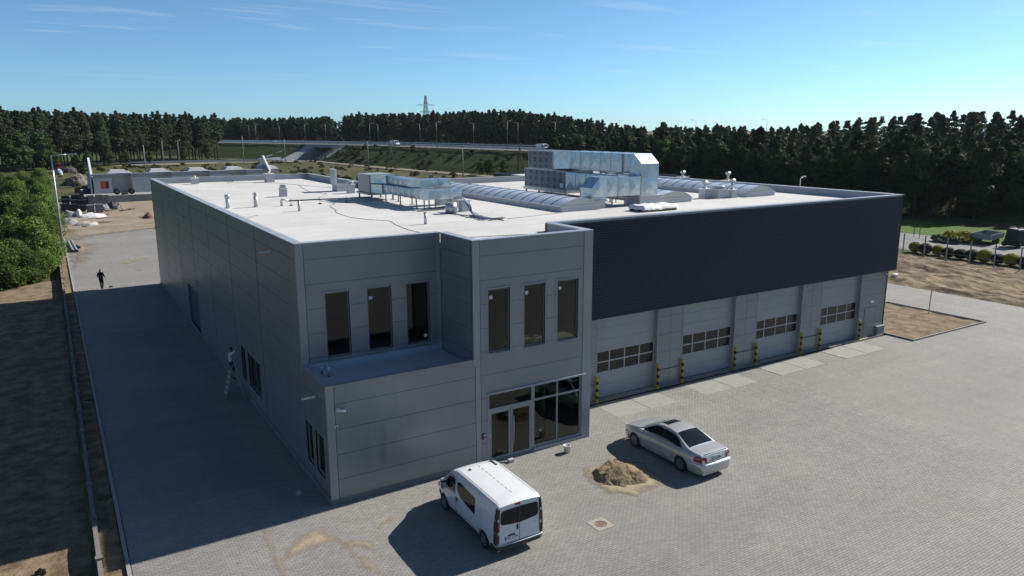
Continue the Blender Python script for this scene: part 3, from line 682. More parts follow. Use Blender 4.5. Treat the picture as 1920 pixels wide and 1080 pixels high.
parapet([(XR_, YB-T), (XR_, YO+.41)], ZR-.4, H, T, -1); parapet([(0, D1), (X1-.0, D1)], ZR-.4, H, T, 1)
parapet([(X1, T+.005), (X1, D1-.04)], ZR-.4, H, T, -1); parapet([(X1, 0), (X2, 0)], ZR-.4, H, T, 1); parapet([(X2, T+.04), (X2, YO-.01)], ZR-.4, H, T, 1)
parapet([(X2+.03, YO+.01), (39.55, YO+.01)], ZR-.4, H-.04, .40, 1, m=mat('coping_dark', (.30, .32, .35), .4, .4))
# terrace over the low block
m_ter = mat('terrace_membrane', (.40, .42, .50), .6, spec=.35, var=.06, scale=.8)
s = MB(); s.box(.2, .2, 4.0, X1-.02, D1-.02, 4.30); s.box(.25, D1-.09, 4.301, X1-.03, D1-.021, 4.60); s.build('terrace_membrane', m_ter, hall)
s = MB(); s.box(.06, .06, 3.9, .2, D1-.03, H1-.001); s.box(.2, .06, 3.9, X1-.02, .2, H1-.002); s.build('terrace_upstand', m_ter, hall)
s = MB(); s.box(-.03, -.03, H1+.0, X1+.02, .235, H1+.03); s.box(-.03, .24, H1+.0, .235, D1-.02, H1+.031); s.build('terrace_coping', m_trim, hall)
for x, y2, r, h in ((.75, 1.9, .055, .45), (.62, 2.35, .035, .35)):
    s = MB(); s.cyl((x, y2), r, 4.30, 4.30+h, 10); s.cyl((x, y2), r*1.9, 4.30+h, 4.30+h+.07, 10); t_ = thing('terrace_vent', ['small grey vent pipe with cap nearest the terrace rim', 'thin vent stub standing against the terrace wall'][r < .05], 'vent', (x, y2, 4.3)); s.build('pipe', m_galv, t_)
# ---- small fixtures on the facade (each can be unscrewed)
def wall_light(pl, p, ln, label):
    t = thing('wall_light', label, 'light', p); s = MB(); x, y2, z = p
    s.box(x-ln, y2-.05, z-.03, x-.06, y2+.05, z+.025); s.build('lamp_head', m_white, t); s = MB(); s.box(x-.06, y2-.03, z-.05, x-.001, y2+.03, z+.05); s.build('bracket', m_galv, t)
wall_light('x', (-.014, 1.15, 3.88), .55, 'white wall light on the dark end wall of the low block')
wall_light('x', (-.005, 6.3, 8.62), .55, 'white wall light high on the long side wall nearest the corner')
wall_light('x', (-.005, 30.2, 7.75), .55, 'white wall light high on the long side wall farther back')
def bullet(p, d, label):
    t = thing('security_camera', label, 'camera', p); p = Vector(p); d = Vector(d); n_ = Vector((0, -1, 0)) if abs(d.y) < .5 else Vector((-1, 0, 0))
    s = MB(); s.tube([p, p+n_*.03], .075, 14); s.tube([p+n_*.03, p+n_*.13], .025, 8); s.build('mount', m_white, t)
    s = MB(); q = p+n_*.15; s.tube([q-d*.10, q+d*.26], .048, 12); o = s.build('housing', m_white, t); s = MB(); s.tube([q+d*.26, q+d*.275], .042, 12); s.build('lens', m_black, o)
bullet((.40, -.013, 3.66), (.97, -.1, -.2), 'white bullet security camera on the low facade')
bullet((38.9, YW, 4.15), (-.97, -.1, -.2), 'small security camera under the dark band at the far right')
bullet((-.01, 27.0, 3.75), (-.1, .96, -.25), 'dark security camera on the long side wall above the gate')
bullet((-.01, 46.6, 5.2), (-.1, .96, -.25), 'security camera near the far end of the long side wall')
t = thing('sensor', 'round white wall sensor below the security camera', 'sensor', (.31, 0, 3.0)); s = MB(); s.tube([(.31, -.013, 3.0), (.31, -.06, 3.0)], [.08, .06], 16); s.build('housing', m_white, t); s = MB(); s.tube([(.31, -.061, 3.0), (.31, -.075, 3.0)], .035, 12); s.build('lens', m_black, t)
t = thing('alarm_box', 'small red and white alarm box left of the glass entrance', 'alarm', (6.45, 0, 1.2)); s = MB(); s.box(6.38, -.09, 1.13, 6.50, -.014, 1.36); s.build('box', mat('alarm_red', (.35, .05, .05), .5), t); s = MB(); s.box(6.40, -.10, 1.28, 6.48, -.091, 1.35); s.box(6.42, -.10, 1.15, 6.46, -.091, 1.2); s.build('label', m_white, t)
# ---- door guards
m_yel = mat('guard_yellow', (.55, .38, .02), .5, var=.06, scale=4); k_ = 0
nm = ['nearest', 'second', 'third', 'farthest']
for i, (a, b) in enumerate(DOORS):
    for side, x in (('left', a-.02), ('right', b-.02)):
        t = thing('door_guard', f'yellow and black guard post {side} of the {nm[i]} garage door', 'guard post', (x, YW-.14, 0), group='guard posts beside the garage doors')
        sg = 1 if side == 'left' else -1
        s = MB(); y0 = YW-.20; s.box(x-.05, y0, .0, x+.05, y0+.12, 1.32); s.box(x-.06-.0, y0+.121, .95, x+.06, YW-.002, 1.07); s.box(x-.06, y0+.121, .15, x+.06, YW-.002, .27); s.build('post', m_yel, t)
        for z in (.18, .56, .94):
            s = MB(); s.box(x-.0525, y0-.0025, z, x+.0525, y0+.1205, z+.17); s.build('black_band', m_black, t)
        s = MB(); s.box(x+sg*.07-.03, y0-.02, .1, x+sg*.07+.03, y0+.06, 1.05) if False else s.box(x-.11, y0-.05, -.0, x+.11, y0+.119, .012); s.build('foot_plate', m_yel, t)
# ================================================================ roof plant
m_sky1 = mat('polycarbonate', (.50, .56, .64), .22, 0, .5, var=.06, scale=.8)
m_curb = mat('skylight_curb', (.52, .54, .57), .55, .1, var=.05, scale=1)
m_rib = mat('skylight_rib', (.22, .25, .30), .45, .4)
def duct_metal():
    m = mat('duct_sheet', (.60, .69, .74), .28, .85, var=.14, scale=2.6, detail=3)
    N, L = m.node_tree.nodes, m.node_tree.links; b = N['Principled BSDF']
    g = N.new('ShaderNodeNewGeometry'); v = N.new('ShaderNodeTexVoronoi'); v.inputs['Scale'].default_value = 14; L.new(g.outputs['Position'], v.inputs['Vector'])
    mr = N.new('ShaderNodeMapRange'); L.new(v.outputs['Color'], mr.inputs[0]); mr.inputs[3].default_value = .26; mr.inputs[4].default_value = .44; L.new(mr.outputs[0], b.inputs['Roughness'])
    return m
m_duct = duct_metal(); m_ahu = mat('unit_panel', (.17, .185, .215), .45, .2, var=.05, scale=2); m_steel = mat('rack_steel', (.30, .31, .32), .5, .6, var=.1, scale=4)
# ---- barrel skylights, parts of the hall
def skylight(x0, x1, y0, y1):
    zc, rise = ZR+.30, .42; n = 10; cxm, hw2 = (x0+x1)/2, (x1-x0)/2
    rr = (hw2*hw2+rise*rise)/(2*rise); th = math.asin(hw2/rr)
    arc = lambda e=0: [(cxm+(rr+e)*math.sin(-th+2*th*k/n), zc-(rr-rise)+(rr+e)*math.cos(-th+2*th*k/n)) for k in range(n+1)]
    s = MB(); s.box(x0-.02, y0, ZR, x1+.02, y1, zc-.03); s.box(x0-.07, y0-.05, zc-.03, x1+.07, y1+.05, zc); sk = s.build('skylight', m_curb, hall)
    k = max(1, round((y1-y0)/1.09)); l = (y1-y0-.1)/k; a = arc(); b = arc(.03)
    for i in range(k):
        s = MB(); s.smooth = True; ya, yb = y0+.05+i*l, y0+.05+(i+1)*l
        s.grid([[(p[0], ya+.03, p[1]) for p in a], [(p[0], yb-.03, p[1]) for p in a]]); s.build('pane', m_sky1, sk)
    for i in range(k+1):
        yy = y0+.05+i*l; s = MB()
        s.grid([[(p[0], yy-.032, p[1]) for p in b], [(p[0], yy+.032, p[1]) for p in b]]); s.grid([[(p[0], yy-.032, p[1]) for p in a], [(p[0], yy-.032, p[1]) for p in b]]); s.grid([[(p[0], yy+.032, p[1]) for p in b], [(p[0], yy+.032, p[1]) for p in a]])
        s.build('rib', m_rib if 0 < i < k else m_curb, sk, fix=False)
    for yy in (y0+.05, y1-.05):
        s = MB(); s.poly([(p[0], yy, p[1]) for p in a]+[(x1, yy, zc), (x0, yy, zc)] if False else [(p[0], yy, p[1]) for p in a]); s.build('end_pane', mat('end_pane', (.60, .60, .57), .4), sk)
skylight(17.2, 19.95, 9.8, 29.8); skylight(25.2, 27.95, 10.4, 16.0); skylight(33.4, 36.2, 10.55, 29.8)

# ---- galvanised ducts with cross-broken sheets
def xface(s, a, b, c, d, bulge=.02):
    a, b, c, d = map(Vector, (a, b, c, d)); n = (b-a).cross(d-a).normalized(); m_ = (a+b+c+d)/4 + n*bulge
    for p, q in ((a, b), (b, c), (c, d), (d, a)): s.poly([p, q, m_])
def duct(parent, p, q, w, h, sec=1.15, name='duct', flange=True, cham=None):
    """straight axis-aligned run of rectangular sections between centre points p and q; each section a part with crossed sides and a flange"""
    p, q = Vector(p), Vector(q); d = q-p; ln = d.length; d.normalize(); n = max(1, round(ln/sec))
    u = Vector((0, 0, 1)) if abs(d.z) < .5 else Vector((0, 1, 0)); r = d.cross(u)
    r = Vector((abs(r.x), abs(r.y), abs(r.z)))
    for k in range(n):
        a, b = p+d*(ln*k/n), p+d*(ln*(k+1)/n); s = MB()
        ca = [a-r*w/2-u*h/2, a+r*w/2-u*h/2, a+r*w/2+u*h/2, a-r*w/2+u*h/2]; cb = [b-r*w/2-u*h/2, b+r*w/2-u*h/2, b+r*w/2+u*h/2, b-r*w/2+u*h/2]
        for i in range(4):
            j = (i+1) % 4; f = [ca[i], cb[i], cb[j], ca[j]]
            nn = (f[1]-f[0]).cross(f[3]-f[0]); ctr = sum(f, Vector())/4-(a+b)/2
            if nn.dot(ctr) < 0: f = f[::-1]
            xface(s, *f, bulge=.05*min(1, (w+h)/2))
        if k == 0: s.poly(ca)
        if k == n-1: s.poly(cb)
        o = s.build(name, m_duct, parent)
        if flange and k:
            s = MB(); e = .03
            for sx, sy, ww, hh in ((0, h/2, w+2*e, .03), (0, -h/2, w+2*e, .03)):
                c = a+u*sy; s.bar(c-r*(w/2+e), c+r*(w/2+e), .04, .05, up=u)
            for sx in (-w/2, w/2):
                c = a+r*sx; s.bar(c-u*(h/2), c+u*(h/2), .04, .05, up=r)
            s.build('flange', m_duct, o)
def elbow(parent, poly, axis, a, b, name='elbow'):
    """mitred elbow: outline swept along one axis, sides cross-broken by triangulation to the middle"""
    s = MB(); P = lambda q, t: {'x': (t, q[0], q[1]), 'y': (q[0], t, q[1]), 'z': (q[0], q[1], t)}[axis]
    n = len(poly); c = (sum(p[0] for p in poly)/n, sum(p[1] for p in poly)/n); e = .06
    for t, off in ((a, -e), (b, e)):
        m_ = P(c, t+off)
        for i in range(n): s.poly([P(poly[i], t), P(poly[(i+1) % n], t), m_])
    for i in range(n): s.quad(P(poly[i], a), P(poly[(i+1) % n], a), P(poly[(i+1) % n], b), P(poly[i], b))
    return s.build(name, m_duct, parent)
def legs(parent, pts, z1, r=.035):
    for x, y in pts:
        s = MB(); s.box(x-r, y-r, ZR+.02, x+r, y+r, z1); s.box(x-.14, y-.14, ZR, x+.14, y+.14, ZR+.02); s.build('leg', m_steel, parent)
def bolts(s, x, ys, zs, w=.05, h=.07):
    for y in ys:
        for z in zs: s.box(x-.03, y-w/2, z-h/2, x-.001, y+w/2, z+h/2)
# large double unit
A2 = thing('air_handling_unit', 'large two-storey rooftop ventilation unit with dark panels and silver ducts', 'ventilation unit', (22.7, 19, ZR))
def unit(parent, x0, y0, z0, x1, y1, z1, ncol, name):
    w = (y1-y0)/ncol
    for k in range(ncol):
        s = MB(); s.box(x0, y0+k*w+.012, z0, x1, y0+(k+1)*w-.012, z1); o = s.build(name, m_ahu, parent)
        s = MB(); bolts(s, x0, [y0+k*w+.1, y0+(k+1)*w-.1], [z0+.2, (z0+z1)/2+.08, (z0+z1)/2-.08, z1-.2]); s.build('latch', m_black, o)
    s = MB(); t = .05
    for y in (y0, y1): s.bar((x0, y, z0), (x0, y, z1), t); s.bar((x1, y, z0), (x1, y, z1), t)
    for z in (z0, z1): s.bar((x0, y0, z), (x0, y1, z), t); s.bar((x0, y0, z), (x1, y0, z), t); s.bar((x0, y1, z), (x1, y1, z), t)
    s.build('corner_profile', m_galv, parent)
unit(A2, 22.7, 16.95, 9.40, 24.9, 22.3, 10.70, 7, 'lower_panel'); unit(A2, 22.72, 18.75, 10.76, 24.88, 21.8, 12.02, 4, 'upper_panel')
s = MB(); s.box(22.6, 16.9, 9.20, 25.0, 22.4, 9.38); s.build('base_frame', m_galv, A2)
legs(A2, [(22.75, y) for y in (17.1, 18.9, 20.5, 22.2)]+[(24.8, y) for y in (17.1, 22.2)], 9.2, .05)
s = MB(); s.box(22.66, 17.35, 9.55, 22.695, 17.75, 9.85); s.build('rating_plate', m_white, A2)
# upper duct run, big down elbow
elbow(A2, [(22.75, 10.80), (23.38, 10.82), (23.38, 12.0), (22.75, 12.0)], 'y', 18.72, 18.70) if False else None
s = MB()
c0 = [(22.76, 18.73, 10.8), (24.86, 18.73, 10.8), (24.86, 18.73, 12.0), (22.76, 18.73, 12.0)]; c1 = [(23.35, 17.5, 10.85), (24.85, 17.5, 10.85), (24.85, 17.5, 12.03), (23.35, 17.5, 12.03)]
for i in range(4):
    j = (i+1) % 4; xface(s, c0[j], c0[i], c1[i], c1[j], .02)
s.build('transition', m_duct, A2)
duct(A2, (24.1, 17.5, 11.44), (24.1, 12.0, 11.44), 1.5, 1.18, 1.1)
elbow(A2, [(12.0, 12.03), (10.95, 12.03), (10.22, 11.45), (10.22, 10.55), (11.4, 10.55), (11.4, 10.85), (12.0, 10.85)], 'x', 23.45, 24.85)
duct(A2, (24.15, 10.81, 10.55), (24.15, 10.81, 9.5), 1.36, 1.16, 1.05)
s = MB(); s.box(23.3, 10.1, ZR, 25.0, 11.55, 9.42); s.box(23.22, 10.02, 9.42, 25.08, 11.63, 9.52); s.build('roof_curb', m_curb, A2)
# lower duct run, turning to a second shaft
duct(A2, (22.98, 16.93, 10.1), (22.98, 11.35, 10.1), .85, 1.1, 1.1)
elbow(A2, [(22.5, 9.55), (23.4, 9.55), (23.4, 10.7), (22.5, 10.7)], 'y', 10.2, 11.35)
duct(A2, (22.5, 10.75, 10.15), (20.75, 10.75, 10.15), 1.1, 1.15, 1.0)
elbow(A2, [(20.75, 9.57), (20.75, 10.73), (20.22, 10.73), (19.62, 10.12), (19.62, 9.57)], 'y', 10.2, 11.3)
duct(A2, (20.185, 10.75, 9.57), (20.185, 10.75, 9.4), 1.12, 1.08, 1.0, flange=False)
s = MB(); s.box(19.66, 10.24, ZR, 20.72, 11.26, 9.36); s.box(19.58, 10.16, 9.3, 20.8, 11.34, 9.40); s.build('roof_curb', m_curb, A2)
legs(A2, [(21.3, 10.35), (21.3, 11.2), (22.3, 10.35), (22.55, 13.0), (23.3, 13.0), (22.55, 15.2), (23.5, 15.2)], 9.54)
s = MB()
for y in (12.6, 14.2, 16.0): s.bar((23.35, y, 10.76), (24.85, y, 10.76), .06); s.bar((24.9, y, ZR), (24.9, y, 10.8), .06); s.bar((23.45, y, ZR), (23.45, y, 10.75), .05)
s.build('duct_rack', m_steel, A2)
# small unit
A1 = thing('air_handling_unit', 'smaller rooftop ventilation unit with two kinked silver ducts on legs', 'ventilation unit', (10.5, 23, ZR))
m_ahu1 = mat('unit_panel_light', (.36, .375, .39), .45, .2, var=.05, scale=2)
for a, b in ((22.4, 23.55), (23.56, 24.6)):
    s = MB(); s.box(10.5, a, 9.42, 12.2, b, 10.62); s.build('housing', m_ahu1, A1)
s = MB(); s.box(10.52, 24.601, 9.45, 12.1, 24.66, 10.6); s.box(10.46, 24.62, 9.6, 10.7, 24.8, 9.9); s.box(10.46, 24.62, 10.1, 10.6, 24.75, 10.35); s.build('end_plate', m_black, A1)
s = MB(); s.box(10.4, 22.2, 9.28, 12.3, 24.7, 9.40); s.build('base_frame', m_steel, A1)
legs(A1, [(10.55, 24.5), (10.6, 22.3), (12.1, 24.5), (12.1, 22.3)], 9.28, .045)
for z0, z1, w0, w1 in ((9.44, 10.0, (11.0, 11.95), 'lower'), (10.06, 10.58, (11.3, 12.2), 'upper')):
    s = MB(); c0 = [(10.6, 22.39, z0), (12.1, 22.39, z0), (12.1, 22.39, z1), (10.6, 22.39, z1)]; c1 = [(w0[0], 21.4, z0), (w0[1], 21.4, z0), (w0[1], 21.4, z1), (w0[0], 21.4, z1)]
    for i in range(4): j = (i+1) % 4; xface(s, c0[j], c0[i], c1[i], c1[j], .03)
    s.build('transition', m_duct, A1)
duct(A1, (11.5, 21.4, 9.74), (11.5, 16.2, 9.74), .9, .54, .85); elbow(A1, [(11.05, 16.2), (11.05, 15.7), (11.4, 15.2), (12.0, 15.2), (12.0, 16.2)], 'z', 9.47, 10.01); duct(A1, (12.0, 15.7, 9.74), (13.6, 15.7, 9.74), 1.0, .54, .8)
duct(A1, (11.78, 21.4, 10.3), (11.78, 18.0, 10.3), .86, .46, .85); elbow(A1, [(11.35, 18.0), (11.35, 17.4), (11.7, 17.0), (12.2, 17.0), (12.2, 18.0)], 'z', 10.07, 10.53); duct(A1, (12.2, 17.5, 10.3), (13.8, 17.5, 10.3), 1.0, .46, .8)
s = MB(); s.box(13.1, 17.05, ZR, 13.75, 17.95, 10.06); s.build('drop_shaft', m_curb, A1); s = MB(); s.box(13.0, 15.3, ZR, 13.55, 16.1, 9.46); s.build('drop_shaft', m_curb, A1)
legs(A1, [(10.85+.2, 20.95), (11.07, 18.64), (11.1, 16.3), (11.2, 15.4), (11.9, 16.2), (11.95, 15.4), (11.9, 20.9), (11.85, 18.6)], 9.47, .03)
s = MB(); s.bar((10.3, 14.95, ZR+.04), (12.9, 16.0, ZR+.04), .06); s.bar((10.3, 14.4, ZR+.04), (12.1, 14.55, ZR+.04), .06); s.build('base_rail', m_steel, A1)
# ---- vents and pipes, each its own thing
def vent_pipe(x, y, r, h, label, cap='cyl'):
    t = thing('roof_vent', label, 'vent', (x, y, ZR)); s = MB(); s.cyl((x, y), r, ZR, ZR+h*.72, 14); s.build('pipe', m_curb, t)
    s = MB(); s.cyl((x, y), r*1.7, ZR, ZR+.03, 14); s.build('collar', m_roof, t)
    s = MB()
    if cap == 'cyl': s.cyl((x, y), r*1.15, ZR+h*.72, ZR+h*.8, 14, r*1.25); s.cyl((x, y), r*1.25, ZR+h*.8, ZR+h, 14)
    else:
        s.cyl((x, y), r*.7, ZR+h*.72, ZR+h*.84, 12); s.cyl((x, y), r*1.3, ZR+h*.84, ZR+h*.88, 14); s.cyl((x, y), r*.55, ZR+h*.88, ZR+h*.95, 10); s.cyl((x, y), r*1.0, ZR+h*.95, ZR+h*.97, 12)
        for k in range(4): a = k*math.pi/2; s.bar((x, y, ZR+h*.92), (x+r*1.2*math.cos(a), y+r*1.2*math.sin(a), ZR+h*.92), .02)
        s.cyl((x, y), .02, ZR+h*.97, ZR+h*1.04, 6)
    s.build('cap', m_galv, t)
vent_pipe(1.5, 22.6, .12, .82, 'white round vent pipe with plain cap nearest the roof edge')
vent_pipe(3.1, 22.35, .12, .92, 'white round vent pipe with turbine cap beside the plain one', 'tur')
def vent_box(x, y, w, h, label, top='louver', d=None, fh=.3):
    d = d or w; t = thing('roof_vent', label, 'vent', (x, y, ZR)); s = MB(); s.box(x-w/2, y-d/2, ZR, x+w/2, y+d/2, ZR+h); s.build('curb', m_curb, t); z = ZR+h
    s = MB(); s.box(x-w/2-.04, y-d/2-.04, z, x+w/2+.04, y+d/2+.04, z+.05); s.build('cover_plate', m_white, t)
    if top == 'louver':
        for k in range(3): s = MB(); s.box(x-w*.4, y-d*.4, z+.06+k*.07, x+w*.4, y+d*.4, z+.11+k*.07); s.build('louvre', m_galv, t)
        s = MB(); s.box(x-w*.3, y-d*.3, z+.05, x+w*.3, y+d*.3, z+.28); s.build('core', m_rib, t)
    elif top == 'tee':
        s = MB(); s.cyl((x, y), .10, z+.05, z+.05+fh, 14); s.cyl((x, y), .13, z+.05, z+.12, 14); s.build('flue', m_galv, t); s = MB(); zt = z+.05+fh; s.tube([(x-.20, y, zt+.1), (x+.20, y, zt+.1)], .115, 14); s.build('tee', m_galv, t)
    elif top == 'fan':
        s = MB(); s.cyl((x, y), w*.34, z+.05, z+.20, 18); s.cyl((x, y), w*.55, z+.20, z+.24, 18, w*.5); s.build('fan_hood', m_galv, t)
        for k in range(4): a = k*math.pi/2+.78; s = MB(); s.bar((x+w*.4*math.cos(a), y+w*.4*math.sin(a), z+.05), (x+w*.4*math.cos(a), y+w*.4*math.sin(a), z+.2), .03); s.build('stay', m_white, t)
    elif top == 'ball':
        s = MB(); s.cyl((x, y), .07, z+.05, z+.10, 12); s.tube([(x, y, z+.10), (x, y, z+.14), (x, y, z+.2), (x, y, z+.24)], [.08, .12, .12, .06], 12); s.build('cowl', m_white, t)
vent_box(6.5, 28.9, .46, .55, 'square grey vent box with stacked louvres in mid roof')
vent_box(3.3, 45.6, .55, .48, 'small square vent box near the far left roof corner', 'ball')
vent_box(9.45, 44.6, .75, .72, 'square vent box before the back parapet below the grey gable', 'ball')
vent_box(11.5, 28.9, .5, .62, 'square vent box right of the open smoke hatch', 'fan')
vent_box(30.35, 11.6, .55, .62, 'leftmost of three small flues by the far skylight', 'tee'); vent_box(31.35, 11.3, .85, .60, 'wide vent box with fan hood between two flues', 'fan'); vent_box(32.3, 10.95, .52, .52, 'rightmost of three small flues by the far skylight', 'tee', fh=.5)
vent_box(37.9, 16.5, .7, .62, 'single flue behind the far skylight by the right parapet', 'tee', fh=.45); vent_box(37.9, 21.45, .7, .62, 'single flue behind the far skylight farthest back', 'tee')
# open smoke hatch
t = thing('smoke_hatch', 'grey roof smoke hatch with its white lid standing open', 'hatch', (11.8, 31.5, ZR)); s = MB()
for r in ((11.1, 30.8, 11.2, 32.0), (12.3, 30.8, 12.4, 32.0), (11.2, 30.8, 12.3, 30.9), (11.2, 31.9, 12.3, 32.0)): s.box(r[0], r[1], ZR, r[2], r[3], ZR+.55)
s.box(11.2, 30.9, ZR+.25, 12.3, 31.9, ZR+.3); s.build('curb', m_curb, t)
s = MB(); s.box(11.02, 30.85, ZR+.56, 11.10, 31.95, ZR+1.65); s.build('lid', m_sky1, t); s = MB(); s.box(11.0, 30.8, ZR+.56, 11.12, 30.87, ZR+1.7); s.box(11.0, 31.93, ZR+.56, 11.12, 32.0, ZR+1.7); s.box(11.0, 30.871, ZR+1.63, 11.12, 31.929, ZR+1.7); s.build('lid_frame', m_white, t)
s = MB(); s.bar((11.1, 31.4, ZR+1.2), (11.9, 31.4, ZR+.5), .04); s.build('opener', m_steel, t)
# drain pipe across the roof
t = thing('drain_pipe', 'black pipe on rubber feet with white elbow crossing the roof', 'pipe', (4.6, 22.1, ZR)); s = MB(); s.tube([(4.6, 22.15, ZR), (4.6, 22.15, ZR+.3), (4.66, 22.15, ZR+.40), (4.8, 22.1, ZR+.40), (5.0, 22.1, ZR+.30)], .075, 10); s.build('elbow', m_white, t)
s = MB(); s.tube([(4.95, 22.1, ZR+.30), (10.4, 21.9, ZR+.30)], .04, 8); s.build('pipe', m_black, t)
for x in (5.16, 7.0, 8.75): s = MB(); s.cyl((x, 22.05), .17, ZR, ZR+.06, 14, .06); s.cyl((x, 22.05), .015, ZR+.06, ZR+.42, 6); s.build('foot', m_black, t)
for x, y, h, lb in ((4.66, 18.5, .6, 'short grey vent stub standing before the black roof pipe'), (8.3, 9.05, .56, 'lone grey vent stub in front of the cable bundle')):
    t = thing('roof_vent', lb, 'vent', (x, y, ZR)); s = MB(); s.cyl((x, y), .075, ZR, ZR+h, 12); s.build('pipe', m_galv, t); s = MB(); s.cyl((x, y), .085, ZR+h, ZR+h+.03, 12); s.build('cap', m_black, t)
# cables lying on the membrane
m_cab = mat('cable', (.03, .032, .04), .6)
def cable(pts, label, r=.011, m=None, z=None):
    P = []; pts = [Vector((*p, ZR+r)) if len(p) == 2 else Vector(p) for p in pts]
    for i in range(len(pts)-1):
        p0, p1, p2, p3 = pts[max(i-1, 0)], pts[i], pts[i+1], pts[min(i+2, len(pts)-1)]
        for k in range(5):
            t = k/5; P.append(.5*((2*p1)+(p2-p0)*t+(2*p0-5*p1+4*p2-p3)*t*t+(3*p1-p0-3*p2+p3)*t**3))
    P.append(pts[-1]); s = MB(); s.tube(P, r, 5); o = s.build('cable', m or m_cab); tag(o, label, 'cable', 'cables lying on the roof'); return o
cable([(7.77, 23.4), (7.83, 21.6), (7.11, 20.4), (6.66, 18), (6.22, 16.5), (6.11, 14), (6.55, 12.4), (7.2, 11.2), (6.9, 9.5), (6.66, 7.4), (6.74, 6.2)], 'long dark cable winding across the front of the roof')
cable([(6.0, 47.2), (6.9, 47.3), (6.0, 45.7), (7.67, 44.6), (9.35, 43.5), (10.6, 39.4), (11.9, 34.6)], 'dark cable running from the back parapet to the smoke hatch')
cable([(10.55, 39.3), (9.64, 34.3), (9.3, 31.4), (9.8, 29.3), (8.47, 26.9), (7.88, 25.2), (7.75, 23.6)], 'dark cable branching off toward the black roof pipe')
cable([(1.0, 15.9), (1.8, 17.3), (2.05, 17.4)], 'short dark cable end by the left parapet')
cable([(6.6, 4.2), (7.66, 3.9), (8.15, 3.6), (10.8, 2.96), (11.2, 1.4)], 'thin dark cable along the tower parapet', .014)
cable([(12.9, 8.7), (14.7, 9.0), (17.1, 9.55)], 'straight dark cable from the tube bundle to the skylight')
m_ins = mat('insulated_tube', (.55, .57, .60), .45, .3, var=.15, scale=12)
b0 = [(12.4, 13.6, ZR+.75), (12.55, 13.0, ZR+.78), (12.3, 11.8, ZR+.45), (12.05, 10.7, ZR+.10), (11.9, 9.8, ZR+.06), (12.1, 9.1, ZR+.05), (12.7, 8.7, ZR+.05)]
t = thing('tube_bundle', 'tangled bundle of silver insulated tubes spilling onto the roof', 'tubes', (12.4, 12.5, ZR))
rb = random.Random(5)
for k in range(9):
    j = lambda a: a*rb.uniform(-1, 1); o = cable([(p[0]+j(.13), p[1]+j(.2), max(ZR+.03, p[2]+j(.07))) for p in b0[:rb.randint(5, 7)]], None, .032, m_ins); o.name = 'tube'; o.parent = t; o.matrix_parent_inverse = Matrix.Translation(-t.location); del o['category']; del o['group']
for k in range(6):
    o = cable([(11.2+rb.random()*1.2, 7.9+rb.random()*3.6) for _ in range(5)], None, .014, m_ins if k % 2 else m_cab); o.name = 'loose_wire'; o.parent = t; o.matrix_parent_inverse = Matrix.Translation(-t.location); del o['category']; del o['group']
t = thing('insulation_roll', 'upright roll of grey insulation wrapped in foil by the tube bundle', 'roll', (11.6, 12.7, ZR)); s = MB(); s.tube([(11.6, 12.7, ZR), (11.62, 12.7, ZR+.3), (11.6, 12.72, ZR+.62)], [.33, .36, .31], 14); s.build('foil_wrap', mat('foil', (.5, .52, .54), .35, .6, var=.25, scale=7, bump=.05, bscale=5), t)
t = thing('vent_curb', 'open white roof curb box behind the tube bundle', 'curb box', (12.75, 13.3, ZR)); s = MB(); s.box(12.5, 13.05, ZR, 13.0, 13.55, ZR+.62); s.build('box', m_curb, t); s = MB(); s.box(12.46, 13.01, ZR+.62, 13.04, 13.59, ZR+.67); s.build('lid', m_white, t)
# pallet of wrapped sheets
t = thing('sheet_pallet', 'stack of white wrapped sheets on a pallet near the dark roof edge', 'pallet', (22.3, 7.8, ZR)); s = MB()
for y in (7.2, 7.75, 8.3): s.box(21.0, y, ZR, 23.6, y+.1, ZR+.10)
for k in range(6): s.box(21.0+k*.46, 7.2, ZR+.10, 21.3+k*.46, 8.4, ZR+.125)
s.build('pallet', mat('pallet_wood', (.30, .22, .14), .9, var=.2, scale=5), t)
o = hf('wrapping', lin(20.95, 23.65, 40), lin(7.1, 8.5, 24), lambda x, y: ZR+.13+.22*min(1, 14*min(x-20.95, 23.65-x, y-7.1, 8.5-y))+.05*fbm(x, y, 2.6, 4, 1), mat('white_wrap', (.80, .80, .80), .5, var=.05, scale=4), kind=None, parent=t)
# ================================================================ vehicles
m_cglass = mat('car_glass', (.008, .010, .012), .04, 0, .32)
m_tyre = mat('tyre', (.014, .014, .014), .85, var=.2, scale=30)
m_alloy = mat('alloy', (.42, .43, .45), .35, .8)
m_plas = mat('black_plastic', (.018, .018, .02), .55)
m_red = mat('tail_red', (.22, .008, .010), .15, coat=.6)
m_amber = mat('tail_amber', (.35, .07, .02), .2, coat=.6); m_clear = mat('lamp_clear', (.62, .64, .66), .12, 0, .6)
m_plate = mat('plate_white', (.72, .73, .74), .4); m_blue = mat('plate_blue', (.02, .06, .25), .4); m_ink = mat('plate_ink', (.01, .01, .012), .6)
def paint(name, c, metal, rough, dirt=.06):
    m = mat(name, c, rough, metal, .5, var=dirt, scale=2.2, detail=9, coat=.7); return m
m_silver = paint('silver_paint', (.60, .62, .64), .45, .30); m_vwhite = paint('van_white', (.74, .76, .78), 0, .35)
def interp(tab, t):
    if t <= tab[0][0]: return tab[0][1]
    for (a, p), (b, q) in zip(tab, tab[1:]):
        if t <= b: return p+(q-p)*(t-a)/(b-a)
    return tab[-1][1]
def smooth_tab(tab, t, w=.06):
    return (interp(tab, t-w)+2*interp(tab, t)+interp(tab, t+w))/4
def hard_edges(o, ang=32):
    bm = bmesh.new(); bm.from_mesh(o.data)
    for e in bm.edges:
        if len(e.link_faces) == 2: e.smooth = e.calc_face_angle(0) < R(ang)
        else: e.smooth = False
    bm.to_mesh(o.data); bm.free()
